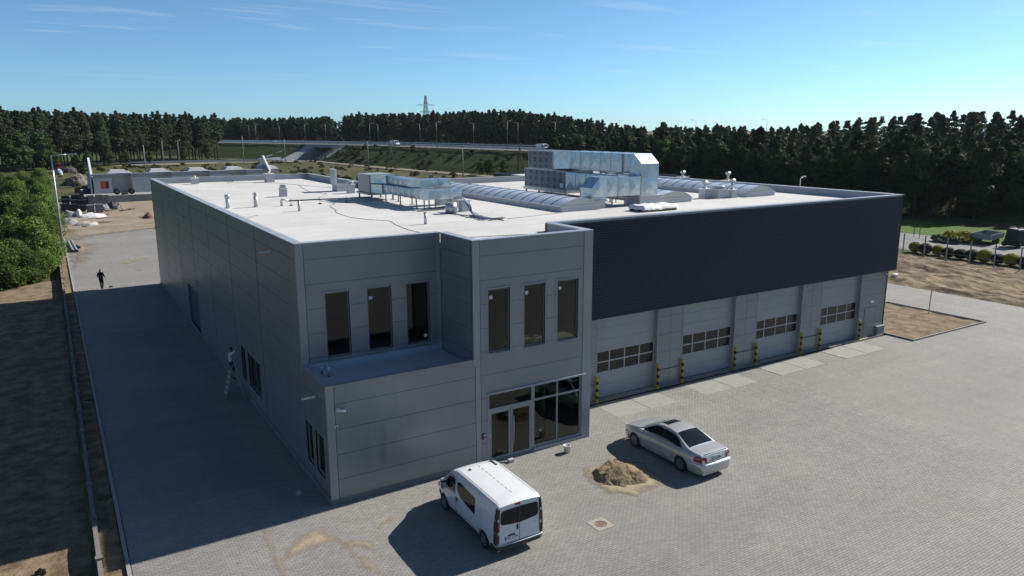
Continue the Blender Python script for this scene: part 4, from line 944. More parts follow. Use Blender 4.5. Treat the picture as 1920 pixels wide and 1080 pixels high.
def text_part(name, txt, size, m, parent, loc, rot, ext=.001, sx=1.0):
    cu = bpy.data.curves.new(name, 'FONT'); cu.body = txt; cu.size = size; cu.align_x = 'CENTER'; cu.align_y = 'CENTER'; cu.extrude = ext
    tmp = bpy.data.objects.new(name, cu); COL.objects.link(tmp); bpy.context.view_layer.update()
    me = bpy.data.meshes.new_from_object(tmp.evaluated_get(bpy.context.evaluated_depsgraph_get())); bpy.data.objects.remove(tmp); bpy.data.curves.remove(cu)
    me.materials.clear(); me.materials.append(m); me.name = name
    o = bpy.data.objects.new(name, me); COL.objects.link(o); o.parent = parent; o.location = loc; o.rotation_euler = rot; o.scale = (sx, 1, 1); return o
def bumper(C, parent, m, name, rear, levels, y_in, y_out, off=.015, cap=True):
    """band round one end of the body; levels: (z, extra reach)"""
    ys = lin(y_in, y_out, 12); rows = []; sg = -1 if rear else 1
    for z, e in levels:
        R_ = [(C.hw(y, z)+off+e*.4, y+sg*e*k/11) for k, y in enumerate(ys)]; w = R_[-1][0]
        line = R_+[(w*.8, R_[-1][1]+sg*.03), (w*.4, R_[-1][1]+sg*.05), (0, R_[-1][1]+sg*.055)]
        rows.append([(x, y, z) for x, y in line]+[(-x, y, z) for x, y in line[-2::-1]])
    mb = MB(); mb.smooth = True; mb.grid(rows); o = mb.build(name, m, parent, fix=True); return o
class Car:
    def __init__(s, W, T, ZT, ZB, wheels, wr, levels, crown, r, rear, front):
        s.W, s.T, s.ZT, s.zb0, s.wheels, s.wr, s.levels, s.crown, s.r, s.y0, s.y1 = W, T, ZT, ZB, wheels, wr, levels, crown, r, rear, front
    def hw(s, y, z): return interp(s.W, z)*smooth_tab(s.T, y)
    def zt(s, y): return smooth_tab(s.ZT, y, .05)
    def zb(s, y):
        z = s.zb0
        for w in s.wheels:
            d = abs(y-w); a = s.wr+.055
            if d < a: z = max(z, s.wr+math.sqrt(a*a-d*d)*.96)
        return z
    def ring(s, y):
        zt, zb, r = s.zt(y), s.zb(y), s.r; top = zt-r; pts = [(0, zb)]
        for l in s.levels:
            z = min(max(l, zb), top); pts.append((s.hw(y, z), z))
        h = s.hw(y, top)
        for k in (1, 2, 3, 4): a = k*math.pi/8; pts.append((h-r*1.3*(1-math.cos(a)), top+r*math.sin(a)))
        he = pts[-1][0]
        for f in (.8, .55, .28, 0): pts.append((he*f, zt+s.crown*(1-f*f)))
        return pts
    def ztop(s, x, y):
        zt = s.zt(y); he = s.hw(y, zt-s.r)-s.r*1.3; f = min(1, abs(x)/max(he, .01)); return zt+s.crown*(1-f*f)
    def body(s, m, parent, name='body'):
        ys = set(lin(s.y0, s.y1, 60))
        for w in s.wheels:
            for k in range(-10, 11): ys.add(w+k*(s.wr+.055)/10)
        ys = sorted(y for y in ys if s.y0 <= y <= s.y1); rings = [s.ring(y) for y in ys]; mb = MB(); mb.smooth = True
        rows = [[(x, y, z) for x, z in rg]+[(-x, y, z) for x, z in rg[-2:0:-1]] for y, rg in zip(ys, rings)]
        mb.grid(rows, True); mb.poly(rows[0]); mb.poly(rows[-1][::-1])
        o = mb.build(name, m, parent); hard_edges(o); return o
    def side(s, poly, sgn, m, parent, name, off=.006, nz=9, ny=9):
        zs_ = [p[1] for p in poly]; z0, z1 = min(zs_), max(zs_); rows = []
        for k in range(nz+1):
            z = z0+(z1-z0)*(k/nz); z = min(max(z, z0+1e-4), z1-1e-4); xs = []
            for (a, b), (c, d) in zip(poly, poly[1:]+poly[:1]):
                if (b > z) != (d > z): xs.append(a+(c-a)*(z-b)/(d-b))
            ya, yb = min(xs), max(xs); rows.append([(sgn*(s.hw(y, z)+off), y, z) for y in lin(ya, yb, ny+1)])
        mb = MB(); mb.smooth = True; mb.grid(rows, flip=sgn < 0); return mb.build(name, m, parent, fix=False)
    def top(s, poly, m, parent, name, off=.006, n=8):
        """poly: list of (y, halfwidth) pairs from back to front"""
        rows = []
        ys = lin(poly[0][0], poly[-1][0], n*2+1)
        for y in ys:
            w = interp(poly, y); rows.append([(x, y, s.ztop(x, y)+off) for x in lin(-w, w, n+1)])
        mb = MB(); mb.smooth = True; mb.grid(rows); return mb.build(name, m, parent, fix=False)
    def line(s, pts, sgn, m, parent, name, w=.012, off=.003):
        mb = MB()
        for (y0, z0), (y1, z1) in zip(pts, pts[1:]):
            n = 6
            for k in range(n):
                a, b = k/n, (k+1)/n; ya, za, yb, zb_ = y0+(y1-y0)*a, z0+(z1-z0)*a, y0+(y1-y0)*b, z0+(z1-z0)*b
                mb.bar((sgn*(s.hw(ya, za)+off-.004), ya, za), (sgn*(s.hw(yb, zb_)+off-.004), yb, zb_), w, w)
        return mb.build(name, m, parent)
def wheel(parent, x, y, r, wd, sgn, spokes=7, rim=m_alloy):
    mb = MB(); xo = x*sgn; pr = [(0, r*.66), (0, r*.9), (.02, r*.98), (.05, r), (wd-.05, r), (wd-.02, r*.98), (wd, r*.9), (wd, r*.66)]
    rows = [[(xo-sgn*d, y+q*math.cos(a*math.tau/28), r+q*math.sin(a*math.tau/28)) for a in range(28)] for d, q in pr]; mb.smooth = True; mb.grid(rows, True); w = mb.build('wheel', m_tyre, parent)
    mb = MB(); mb.tube([(xo-sgn*.005, y, r), (xo-sgn*.04, y, r)], [r*.67, r*.62], 28, False)
    for k in range(spokes):
        a = k*math.tau/spokes; mb.bar((xo-sgn*.012, y+r*.08*math.cos(a), r+r*.08*math.sin(a)), (xo-sgn*.012, y+r*.64*math.cos(a), r+r*.64*math.sin(a)), r*.16, .02, up=(1, 0, 0))
    mb.tube([(xo-sgn*.0, y, r), (xo-sgn*.05, y, r)], r*.16, 14); mb.build('rim', rim, w)
    mb = MB(); mb.tube([(xo-sgn*.05, y, r), (xo-sgn*.08, y, r)], r*.64, 24); mb.build('brake_disc', m_plas, w)
def plate(parent, x, y, z, txt, tilt=0):
    mb = MB(); mb.box(-.26, -.006, -.057, .26, .004, .057); o = mb.build('number_plate', m_plate, parent); o.location = (x, y, z); o.rotation_euler = (tilt, 0, 0)
    mb = MB(); mb.box(-.258, -.009, -.055, -.215, -.006, .055); b = mb.build('country_band', m_blue, None); b.parent = o
    text_part('plate_text', txt, .098, m_ink, o, (.022, -.0075, 0), (R(90), 0, 0), .0012, .92)
# ---------------------------------------------------------------- white panel van
van = thing('parked_van', 'white panel van parked on the paving below the low facade', 'van')
V = Car(W=[(.2, .84), (.35, .91), (.6, .945), (.95, .95), (1.1, .945), (1.5, .91), (1.8, .87), (1.95, .84)], T=[(-2.40, .955), (-2.2, .99), (-1.6, 1), (1.2, 1), (1.75, .96), (2.15, .87), (2.40, .66)],
        ZT=[(-2.40, 1.83), (-2.36, 1.89), (-2.2, 1.93), (-.5, 1.955), (.55, 1.95), (.95, 1.86), (1.80, 1.13), (2.2, .98), (2.33, .82), (2.40, .60)], ZB=.27, wheels=[-1.55, 1.55], wr=.325,
        levels=[.27, .35, .5, .62, .75, .9, 1.02, 1.1, 1.25, 1.4, 1.55, 1.7, 1.8, 1.9], crown=.035, r=.06, rear=-2.40, front=2.40)
vb = V.body(m_vwhite, van)
for sg in (-1, 1):
    fw = V.side([(.62, 1.12), (.60, 1.60), (.72, 1.68), (.98, 1.66), (1.18, 1.48), (1.45, 1.16), (1.30, 1.10)], sg, m_cglass, van, 'front_window'); V.line([(.60, 1.10), (.585, 1.62), (.70, 1.71), (1.0, 1.69), (1.2, 1.51), (1.50, 1.15), (1.3, 1.075), (.60, 1.10)], sg, m_plas, fw, 'window_seal', .02, .004)
    if sg < 0: V.side([(-.95, .98), (-.95, 1.58), (.28, 1.66), (.42, 1.60), (.45, 1.30), (.05, 1.10)], sg, m_cglass, van, 'rear_side_window')
    V.line([(.52, .35), (.53, 1.1), (.52, 1.84)], sg, m_plas, van, 'door_gap', .01); V.line([(1.35, 1.12), (1.52, 1.05), (1.46, .78)], sg, m_plas, van, 'door_gap', .009)
    V.line([(-2.3, .72), (-1.0, .80), (.5, .84), (1.4, .86)], sg, m_vwhite, van, 'side_crease', .02, .002)
    V.side([(.35, .86), (.35, 1.02), (.47, 1.02), (.47, .86)], sg, m_plas, van, 'door_handle', .012)
    V.side([(-1.15, .27), (-1.15, .38), (1.15, .38), (1.15, .27)], sg, m_plas, van, 'sill_strip', .008)
    # corner tail lamps
    V.side([(-2.385, .50), (-2.385, 1.82), (-2.30, 1.82), (-2.25, 1.2), (-2.24, .50)], sg, m_plas, van, 'corner_pillar', .008)
    mb = MB(); mb.hexa([(sg*.845-.035, -2.425, .55), (sg*.845+.035, -2.425, .55), (sg*.845+.035, -2.38, .55), (sg*.845-.035, -2.38, .55), (sg*.80-.035, -2.42, 1.80), (sg*.80+.03, -2.42, 1.80), (sg*.80+.03, -2.38, 1.80), (sg*.80-.035, -2.38, 1.80)]); tl = mb.build('tail_lamp', m_plas, van)
    mb = MB(); mb.tube([(sg*(V.hw(-2.36, z)-.012), -2.372, z) for z in lin(.52, 1.82, 9)], .052, 10); mb.build('corner_pillar', m_plas, van)
    for z0, z1, mm in ((1.0, 1.34, m_red), (1.36, 1.44, m_clear), (.88, .98, m_clear)):
        mb = MB(); mb.box(sg*.835-.032, -2.432, z0, sg*.835+.032, -2.4255, z1); mb.build('lens', mm, tl)
        V.side([(-2.372, z0), (-2.372, z1), (-2.30, z1), (-2.30, z0)], sg, mm, tl, 'lens', .012, 3, 2)
    # mirror
    mb = MB(); mb.bar((sg*.90, 1.28, 1.16), (sg*1.02, 1.25, 1.2), .05); mb.box(min(sg*.99, sg*1.17), 1.16, 1.08, max(sg*.99, sg*1.17), 1.30, 1.36); mi = bevel(mb.build('door_mirror', m_plas, van), .03, 2)
    mb = MB(); mb.box(min(sg*1.005, sg*1.155), 1.150, 1.10, max(sg*1.005, sg*1.155), 1.158, 1.34); mb.build('mirror_glass', m_clear, mi)
    mb = MB(); mb.smooth = True; mb.grid([[(sg*(V.hw(y, 1.9)-.10+d), y, V.ztop(V.hw(y, 1.9)-.10, y)+.004-e) for y in lin(-2.3, .8, 20)] for d, e in ((-.012, 0), (.012, 0))]); mb.build('roof_gutter', m_galv, van)
    for ww in V.wheels: wheel(van, .93, ww, .325, .2, sg, 6, mat('steel_wheel', (.30, .31, .32), .5, .5))
    mb = MB(); mb.box(min(sg*.42, sg*.78), 2.30, .62, max(sg*.42, sg*.78), 2.36, .82); mb.build('headlamp', m_clear, van)
V.top([(.99, .74), (1.4, .80), (1.78, .86)], m_cglass, van, 'windscreen')
for sx in (-1, 1):
    xa, xb = (.02, .70) if sx > 0 else (-.70, -.02); zi = 1.14 if sx > 0 else 1.14
    outer, inner = 1.24, 1.12
    pts = [(.012, 1.12), (.66, 1.19), (.73, 1.24), (.75, 1.34), (.73, 1.62), (.70, 1.68), (.64, 1.70), (.012, 1.72)]
    mb = MB(); mb.poly([(sx*p[0], -2.408, p[1]) for p in pts]); mb.build('rear_window', m_cglass, van)
mb = MB(); mb.box(-.006, -2.406, .50, .006, -2.396, 1.80); mb.box(-.80, -2.406, .47, .80, -2.396, .482); mb.build('rear_door_gap', m_plas, van)
mb = MB(); mb.box(-.12, -2.425, .90, -.05, -2.402, 1.08); bevel(mb.build('rear_handle', m_plas, van), .015)
mb = MB(); mb.box(-.17, -2.43, 1.80, .02, -2.385, 1.86); mb.build('brake_lamp', m_red, van)
mb = MB(); mb.box(-.45, -2.425, .735, -.2, -2.402, .775); mb.build('plate_lamp', m_plas, van); plate(van, -.33, -2.408, .665, 'WGT 1764R')
text_part('badge', 'dCi', .07, m_galv, van, (.62, -2.405, 1.02), (R(90), 0, 0))
bumper(V, van, m_plas, 'rear_bumper', True, [(.28, 0), (.34, .02), (.46, .03), (.47, -.03)], -2.05, -2.39)
bumper(V, van, mat('bumper_top', (.50, .51, .52), .5), 'bumper_step', True, [(.462, .036), (.480, .036), (.482, -.02)], -2.25, -2.39)
bumper(V, van, m_plas, 'front_bumper', False, [(.24, -.02), (.32, .02), (.55, .03), (.60, -.02)], 2.0, 2.40)
mb = MB()      # ribs pressed into the roof, and the aerial
for k in range(9): y = -1.85+k*.28; mb.box(.0, y, V.ztop(0, y)-.002, .018, y+.15, V.ztop(0, y)+.006)
mb.build('roof_seam', m_rib, van); mb = MB(); mb.box(-.45, .32, V.ztop(.45, .3)-.01, -.38, .42, V.ztop(.45, .3)+.035); mb.build('aerial_base', m_plas, van)
mb = MB(); mb.box(.60, .25, 1.955, .66, .75, 1.985); mb.build('gutter_trim', m_plas, van)
van.location = (4.24, -4.0, 0.0); van.rotation_euler = (0, 0, R(-.6)); van.scale = (.96, .96, .965)
# ---------------------------------------------------------------- silver sedan
car = thing('parked_car', 'silver four-door sedan with sunroof parked beside the sand heap', 'car')
S = Car(W=[(.18, .83), (.30, .88), (.55, .91), (.75, .912), (.88, .89), (.95, .855), (1.0, .80), (1.2, .68), (1.34, .585), (1.43, .53)], T=[(-2.40, .80), (-2.25, .90), (-1.9, .965), (-1.2, 1), (1.2, 1), (1.8, .96), (2.15, .87), (2.33, .72), (2.41, .52)],
        ZT=[(-2.40, .70), (-2.37, .93), (-2.30, 1.0), (-1.60, 1.045), (-.72, 1.385), (-.35, 1.425), (.05, 1.425), (.40, 1.375), (1.18, 1.0), (1.6, .945), (2.1, .835), (2.3, .73), (2.41, .52)], ZB=.20, wheels=[-1.32, 1.47], wr=.318,
        levels=[.20, .30, .42, .55, .65, .75, .82, .88, .92, .95, .98, 1.0, 1.1, 1.2, 1.28, 1.34, 1.4], crown=.03, r=.035, rear=-2.40, front=2.41)
sb = S.body(m_silver, car)
S.top([(-1.56, .66), (-1.1, .60), (-.74, .53)], m_cglass, car, 'rear_window'); S.top([(.40, .53), (.8, .60), (1.12, .67)], m_cglass, car, 'windscreen'); S.top([(-.02, .36), (.34, .36)], m_cglass, car, 'sunroof')
for sg in (-1, 1):
    S.side([(-.12, 1.00), (-.12, 1.34), (.12, 1.35), (.40, 1.32), (.98, 1.03), (.95, .995)], sg, m_cglass, car, 'front_window', .005)
    S.side([(-1.28, 1.02), (-.95, 1.24), (-.62, 1.335), (-.17, 1.345), (-.17, 1.00), (-1.2, .995)], sg, m_cglass, car, 'rear_side_window', .005)
    S.side([(-.17, 1.0), (-.17, 1.345), (-.12, 1.345), (-.12, 1.0)], sg, m_plas, car, 'door_pillar', .006)
    S.line([(-1.36, .99), (-.3, .985), (.98, .985)], sg, m_plas, car, 'belt_trim', .016, .003)
    S.line([(-.145, .28), (-.145, .98)], sg, m_plas, car, 'door_gap', .008); S.line([(-1.0, .45), (-1.22, .75), (-1.25, .97)], sg, m_plas, car, 'door_gap', .008); S.line([(1.02, .28), (1.05, .70), (.98, .97)], sg, m_plas, car, 'door_gap', .008)
    S.line([(-2.0, .60), (-1.75, .60)], sg, m_plas, car, 'trim_strip', .02); S.line([(-.9, .47), (1.0, .47)], sg, m_silver, car, 'rub_strip', .04, .006); S.line([(1.95, .56), (2.2, .56)], sg, m_plas, car, 'trim_strip', .02)
    for y in (-1.02, .02): S.side([(y, .82), (y, .85), (y+.2, .85), (y+.2, .82)], sg, m_silver, car, 'door_handle', .02)
    mb = MB(); mb.box(min(sg*.88, sg*1.06), .84, .94, max(sg*.88, sg*1.06), 1.0, 1.07); bevel(mb.build('door_mirror', m_silver, car), .03, 2)
    for ww in S.wheels: wheel(car, .895, ww, .318, .21, sg, 12)
    # shoulder tail lamps
    S.side([(-2.36, .68), (-2.36, .92), (-2.20, .965), (-1.98, .90), (-2.02, .70)], sg, m_red, car, 'tail_lamp', .010, 6, 6)
    mb = MB(); xo = sg*.60; mb.poly([(sg*.52, -2.412, .70), (sg*.74, -2.375, .70), (sg*.735, -2.36, .95), (sg*.60, -2.385, .955), (sg*.54, -2.40, .88)]); mb.build('tail_lamp', m_red, car)
    mb = MB(); mb.poly([(sg*.55, -2.416, .74), (sg*.71, -2.388, .74), (sg*.71, -2.386, .78), (sg*.55, -2.414, .78)]); mb.build('indicator', m_amber, car)
    mb = MB(); mb.box(min(sg*.34, sg*.68), 2.22, .60, max(sg*.34, sg*.68), 2.33, .73); mb.build('headlamp', m_clear, car)
bumper(S, car, m_silver, 'rear_bumper', True, [(.22, -.06), (.30, .0), (.45, .05), (.60, .055), (.66, .03), (.67, -.06)], -1.75, -2.39)
bumper(S, car, m_silver, 'front_bumper', False, [(.20, -.06), (.30, .02), (.50, .03), (.56, -.03)], 1.9, 2.40)
plate(car, 0, -2.418, .82, 'WS J2038', R(-6)); mb = MB(); mb.box(-.3, -2.42, .92, .3, -2.395, .94); mb.build('boot_trim', m_galv, car)
mb = MB(); mb.box(-.62, -2.30, .99, .62, -2.292, 1.032); mb.build('boot_gap', m_plas, car)
mb = MB(); mb.bar((-.5, 1.2, 1.015), (.1, 1.14, 1.05), .02); mb.bar((.1, 1.2, 1.015), (.55, 1.12, 1.05), .02); mb.build('wiper', m_plas, car)
mb = MB(); mb.box(-.2, -.82, 1.37, .2, -.80, 1.385); mb.build('brake_lamp', m_red, car)
car.location = (13.74, -3.42, 0.0); car.rotation_euler = (0, 0, R(0))
# ================================================================ things in the yard
random.seed(11)
m_skin = mat('skin', (.32, .19, .13), .6); m_hair = mat('hair', (.02, .016, .012), .7); m_shirt = mat('white_shirt', (.70, .70, .70), .85, var=.05, scale=8); m_short = mat('dark_cloth', (.02, .021, .026), .9, var=.2, scale=8); m_shoe = mat('shoe', (.03, .03, .03), .7)
def person(name, label, loc, rz, J, E_, mats, rule, hair=True):
    """J: joint -> (pos, radius); E_: bones. Skin modifier grown over the skeleton and applied, one continuous body mesh"""
    root = thing(name, label, 'person')
    keys = list(J); me = bpy.data.meshes.new('skeleton'); me.from_pydata([J[k][0] for k in keys], [(keys.index(a), keys.index(b)) for a, b in E_], [])
    o = bpy.data.objects.new('skeleton', me); COL.objects.link(o); sk = o.modifiers.new('skin', 'SKIN'); sk.use_smooth_shade = True
    for i, k in enumerate(keys):
        r = J[k][1]; me.skin_vertices[0].data[i].radius = r if isinstance(r, tuple) else (r, r)
    me.skin_vertices[0].data[keys.index('pelvis')].use_root = True
    ss = o.modifiers.new('sub', 'SUBSURF'); ss.levels = 2; ss.render_levels = 2
    bpy.context.view_layer.update(); bm = bpy.data.meshes.new_from_object(o.evaluated_get(bpy.context.evaluated_depsgraph_get())); bpy.data.objects.remove(o)
    bm.materials.clear()
    for m in mats: bm.materials.append(m)
    for p in bm.polygons:
        c = p.center; best = min(E_, key=lambda e: seg_d(c, Vector(J[e[0]][0]), Vector(J[e[1]][0]))); p.material_index = rule(best, c); p.use_smooth = True
    bm.name = 'body'; b = bpy.data.objects.new('body', bm); COL.objects.link(b); b.parent = root
    hp = Vector(J['head'][0]); hr = J['head'][1] if not isinstance(J['head'][1], tuple) else J['head'][1][0]
    s = MB(); s.smooth = True; rows = []
    for k in range(7):
        a = k/6*1.75; rows.append([(hp.x+hr*1.0*math.sin(a)*math.cos(t*math.tau/14), hp.y-.012+hr*1.06*math.sin(a)*math.sin(t*math.tau/14), hp.z+.035+hr*1.12*math.cos(a)) for t in range(14)])
    s.grid(rows, True); s.build('hair', m_hair, root)
    root.location = loc; root.rotation_euler = (0, 0, rz); return root
def seg_d(p, a, b):
    d = b-a; t = max(0, min(1, (p-a).dot(d)/max(d.length_squared, 1e-9))); return (p-a-d*t).length
BONES = [('pelvis', 'waist'), ('waist', 'chest'), ('chest', 'neck'), ('neck', 'head'), ('head', 'crown')]
for sd in 'LR':
    BONES += [('chest', 'sh'+sd), ('sh'+sd, 'el'+sd), ('el'+sd, 'wr'+sd), ('wr'+sd, 'pa'+sd), ('pelvis', 'hi'+sd), ('hi'+sd, 'kn'+sd), ('kn'+sd, 'an'+sd), ('an'+sd, 'to'+sd)]
    BONES += [('pa'+sd, f+sd) for f in ('f1', 'f2', 'f3', 'f4', 'th')]
def pose(arms, legs_, lean=0.0, bulk=1.0):
    J = {'pelvis': ((0, 0, .95), (.15*bulk, .11*bulk)), 'waist': ((0, lean*.3, 1.10), (.135*bulk, .10*bulk)), 'chest': ((0, lean*.8, 1.33), (.165*bulk, .115*bulk)), 'neck': ((0, lean*1.05, 1.50), .055), 'head': ((0, lean*1.25+.015, 1.62), (.085, .10)), 'crown': ((0, lean*1.3+.01, 1.71), .06)}
    for sd, x in (('L', -1), ('R', 1)):
        J['sh'+sd] = ((x*.185, lean*.9, 1.425), .062*bulk); el, wr = arms[sd]; J['el'+sd] = (el, .045*bulk); J['wr'+sd] = (wr, .03); d = (Vector(wr)-Vector(el)).normalized(); pa = Vector(wr)+d*.07; J['pa'+sd] = (tuple(pa), (.036, .018))
        side = Vector((x, 0, 0)).cross(d).cross(d)*-1 if abs(d.x) < .9 else Vector((0, 0, 1)); side = (Vector((0, 1, 0)) if abs(d.y) < .7 else Vector((1, 0, 0)))
        for k, f in enumerate(('f1', 'f2', 'f3', 'f4')): J[f+sd] = (tuple(pa+d*(.085-.012*abs(k-1.3))+side*(k-1.5)*.019), .0085)
        J['th'+sd] = (tuple(pa+d*.02+side*.055), .010)
        kn, an = legs_[sd]; J['hi'+sd] = ((x*.095, 0, .90), .088*bulk); J['kn'+sd] = (kn, .058*bulk); J['an'+sd] = (an, .04*bulk); J['to'+sd] = ((an[0], an[1]+.17, an[2]-.035), (.042, .03))
    return J
def dress(short):
    def rule(b, c):
        n = b[0]+b[1]
        if b[1] in ('head', 'crown') or b[0] in ('neck',): return 0
        if b[0][:2] in ('wr', 'pa'): return 0
        if b[0][:2] in ('el',): return 0 if short else 1
        if b[0][:2] == 'sh' : return 1
        if b[0][:2] in ('an',): return 3
        if b[0][:2] == 'kn': return 0 if short else 2
        if b[0][:2] == 'hi' or b[1][:2] == 'hi': return 2
        if b[0] == 'pelvis' and c.z < 1.02: return 2
        return 1
    return rule
# worker on the ladder, arms raised to the window head; he faces the wall (+X)
J = pose({'L': ((-.27, .18, 1.62), (-.16, .36, 1.82)), 'R': ((.30, .22, 1.60), (.22, .42, 1.80))}, {'L': ((-.11, .03, .50), (-.12, -.02, .08)), 'R': ((.12, .12, .53), (.12, .02, .10))}, lean=.04)
person('person', 'worker in white t-shirt and dark shorts standing on a ladder', (-.62, 14.05, .86), R(-90), J, BONES, [m_skin, m_shirt, m_short, m_shoe], dress(True))
# walker with a broom
m_coat = mat('dark_jacket', (.022, .023, .03), .9, var=.2, scale=6)
J = pose({'L': ((-.27, -.04, 1.17), (-.22, .14, 1.0)), 'R': ((.28, .0, 1.17), (.30, .18, 1.02))}, {'L': ((-.10, .10, .50), (-.10, .14, .08)), 'R': ((.10, .02, .49), (.11, -.20, .09))}, lean=.03, bulk=1.32)
person('person', 'man in dark clothes sweeping at the edge of the building shadow', (-4.68, 47.85, 0), R(-25), J, BONES, [m_skin, m_coat, m_short, m_shoe], dress(False))
t = thing('broom', 'long-handled broom held by the man in dark clothes', 'broom', (-4.0, 48.3, 0)); s = MB(); s.tube([(-4.45, 48.02, 1.15), (-3.95, 48.35, .10)], .013, 6); s.build('handle', mat('wood', (.28, .2, .12), .8), t); s = MB(); s.hexa([(-4.12, 48.25, .0), (-3.82, 48.3, .0), (-3.8, 48.42, .0), (-4.1, 48.38, .0), (-4.1, 48.28, .12), (-3.84, 48.32, .12), (-3.83, 48.38, .12), (-4.09, 48.35, .12)]); s.build('bristles', m_black, t)
# step ladder
t = thing('ladder', 'light aluminium step ladder under the worker at the side window', 'ladder', (-.6, 13.6, 0)); m_alu = mat('aluminium', (.62, .62, .60), .4, .6)
for y in (13.78, 14.28): s = MB(); s.bar((-1.05, y-.03*(1 if y < 14 else -1), 0), (-.58, y+.03*(1 if y < 14 else -1), 1.75), .05, .03); s.build('rail', m_alu, t)
for y in (13.86, 14.22): s = MB(); s.bar((-.12, y, 0), (-.5, y, 1.70), .035, .03); s.build('rear_rail', m_alu, t)
for k in range(6):
    z = .26+.26*k; s = MB(); xx = -1.05+.47*z/1.75; s.box(xx-.06, 13.80, z-.015, xx+.06, 14.26, z+.015); s.build('step', m_alu, t)
s = MB(); s.bar((-.1, 13.9, .03), (-.25, 12.9, .03), .04); tag(s.build('batten', mat('yellow_wood', (.45, .32, .10), .7)), 'yellow batten lying on the paving at the ladder foot', 'batten')
# bucket, bag, loose bits by the entrance
t = thing('bucket', 'white plastic bucket with paint streaks standing before the tower corner', 'bucket', (10.05, -.85, 0)); cxb, cyb = 10.05, -.85
s = MB(); s.smooth = True; s.grid([[(cxb+r*math.cos(a*math.tau/20), cyb+r*math.sin(a*math.tau/20), z) for a in range(20)] for r, z in ((.0, .0), (.125, .0), (.15, .30), (.165, .30), (.165, .33), (.15, .33), (.12, .02), (0, .02))], True); s.build('tub', mat('bucket_white', (.74, .76, .74), .5, var=.15, scale=14), t)
s = MB(); s.tube([(cxb+.165*math.cos(a), cyb+.165*math.sin(a), .31-.12*math.sin((a-.3)/2.6*math.pi)) for a in lin(.3, 2.9, 12)], .005, 5); s.build('bail', m_galv, t)
t = thing('stone_block', 'grey stone block lying on the paving before the glass door', 'block', (7.5, -.35, 0)); s = MB(); s.box(7.38, -.46, 0, 7.66, -.28, .14); bevel(s.build('block', mat('block_grey', (.42, .42, .43), .9, var=.2, scale=9), t), .03)
t = thing('plank', 'short dark plank lying by the stone block', 'plank', (7.1, -.25, 0)); s = MB(); s.bar((6.95, -.22, .03), (7.3, -.26, .03), .1, .05); s.build('board', m_steel, t)
t = thing('rag', 'crumpled pale rag on the shaded paving beside the low block', 'rag', (-.75, 1.55, 0)); hf('cloth', lin(-.9, -.6, 14), lin(1.4, 1.75, 14), lambda x, y: .01+.08*max(0, 1-((x+.75)/.15)**2-((y-1.57)/.17)**2)*(1+fbm(x, y, 9, 3, 1)), mat('rag', (.35, .34, .33), .9), kind=None, parent=t)
# tall lamp post at the kerb
def lamp_post(name, label, x, y, h, arm, z0=0, group=None, m=None, th=.09, head=.5, rz=0, dbl=False):
    m = m or m_galv; t = thing(name, label, 'lamp post', (x, y, z0), group=group); s = MB(); s.tube([(x, y, z0), (x, y, z0+h*.5), (x, y, z0+h)], [th, th*.75, th*.5], 8); s.build('mast', m, t)
    for sg in ((1, -1) if dbl else (1,)):
        dx, dy = math.cos(rz)*sg, math.sin(rz)*sg
        s = MB(); s.tube([(x, y, z0+h-.05), (x+dx*arm*.5, y+dy*arm*.5, z0+h+.06), (x+dx*arm, y+dy*arm, z0+h+.1)], th*.42, 6); s.build('arm', m, t)
        s = MB(); s.bar((x+dx*(arm-.1), y+dy*(arm-.1), z0+h+.1), (x+dx*(arm+head), y+dy*(arm+head), z0+h+.13), .28, .10); s.build('lamp_head', m, t)
    return t
t = lamp_post('lamp_post', 'tall grey lamp post with long arm at the left kerb', -7.08, 72.9, 10.8, 1.6, z0=0, th=.14, head=.9); s = MB(); s.box(-7.28, 72.7, -.1, -6.88, 73.1, .12); s.build('footing', m_conc, t)
# lengths of grey pipe beside it
for k, (a, b, lb) in enumerate((((-6.42, 81.0), (-6.15, 72.2), 'long grey pipe lying by the kerb, left of the pair'), ((-6.05, 81.2), (-5.75, 72.0), 'long grey pipe lying by the kerb, right of the pair'), ((-5.65, 76.5), (-5.45, 74.6), 'short dark pipe end beside the long grey pipes'))):
    t = thing('pipe_length', lb, 'pipe', (*b, 0)); s = MB(); s.tube([(*a, .16), (*b, .16)], .15, 12, False); s.tube([(*a, .16), (*b, .16)], .125, 12, False); s.build('pipe', [mat('pvc_grey', (.25, .27, .30), .5), m_plas][k == 2], t, fix=False)
# ---- pallet yard
m_crate = mat('black_crate', (.014, .015, .018), .6, var=.2, scale=3); m_stone = mat('wrapped_stone', (.20, .21, .22), .8, var=.35, scale=3)
n_ = 0
def crate_stack(x, y, w, d, h, n, label, m=None):
    t = thing('pallet_stack', label, 'pallet stack', (x, y, 0), group='stacks in the storage yard'); hh = (h-.14)/n
    s = MB()
    for k in range(3): s.box(x-w/2, y-d/2+k*(d-.1)/2, 0, x+w/2, y-d/2+k*(d-.1)/2+.1, .14)
    s.build('pallet', mat('pallet_wood', (.30, .22, .14), .9), t)
    for k in range(n):
        dx = random.uniform(-.05, .05); s = MB(); s.box(x-w/2+dx, y-d/2, .142+k*hh, x+w/2+dx, y+d/2, .142+(k+1)*hh-.03); s.build('crate', m or m_crate, t)
rows = [(-5.9, 121.5), (-4.6, 121.7), (-3.4, 121.4), (-5.6, 124.5), (-4.3, 124.6), (-2.9, 124.9), (-5.5, 128), (-4.0, 128.4), (-2.6, 128.2)]
wd = ['front left', 'front middle', 'front right', 'middle left', 'middle centre', 'middle right', 'back left', 'back centre', 'back right']
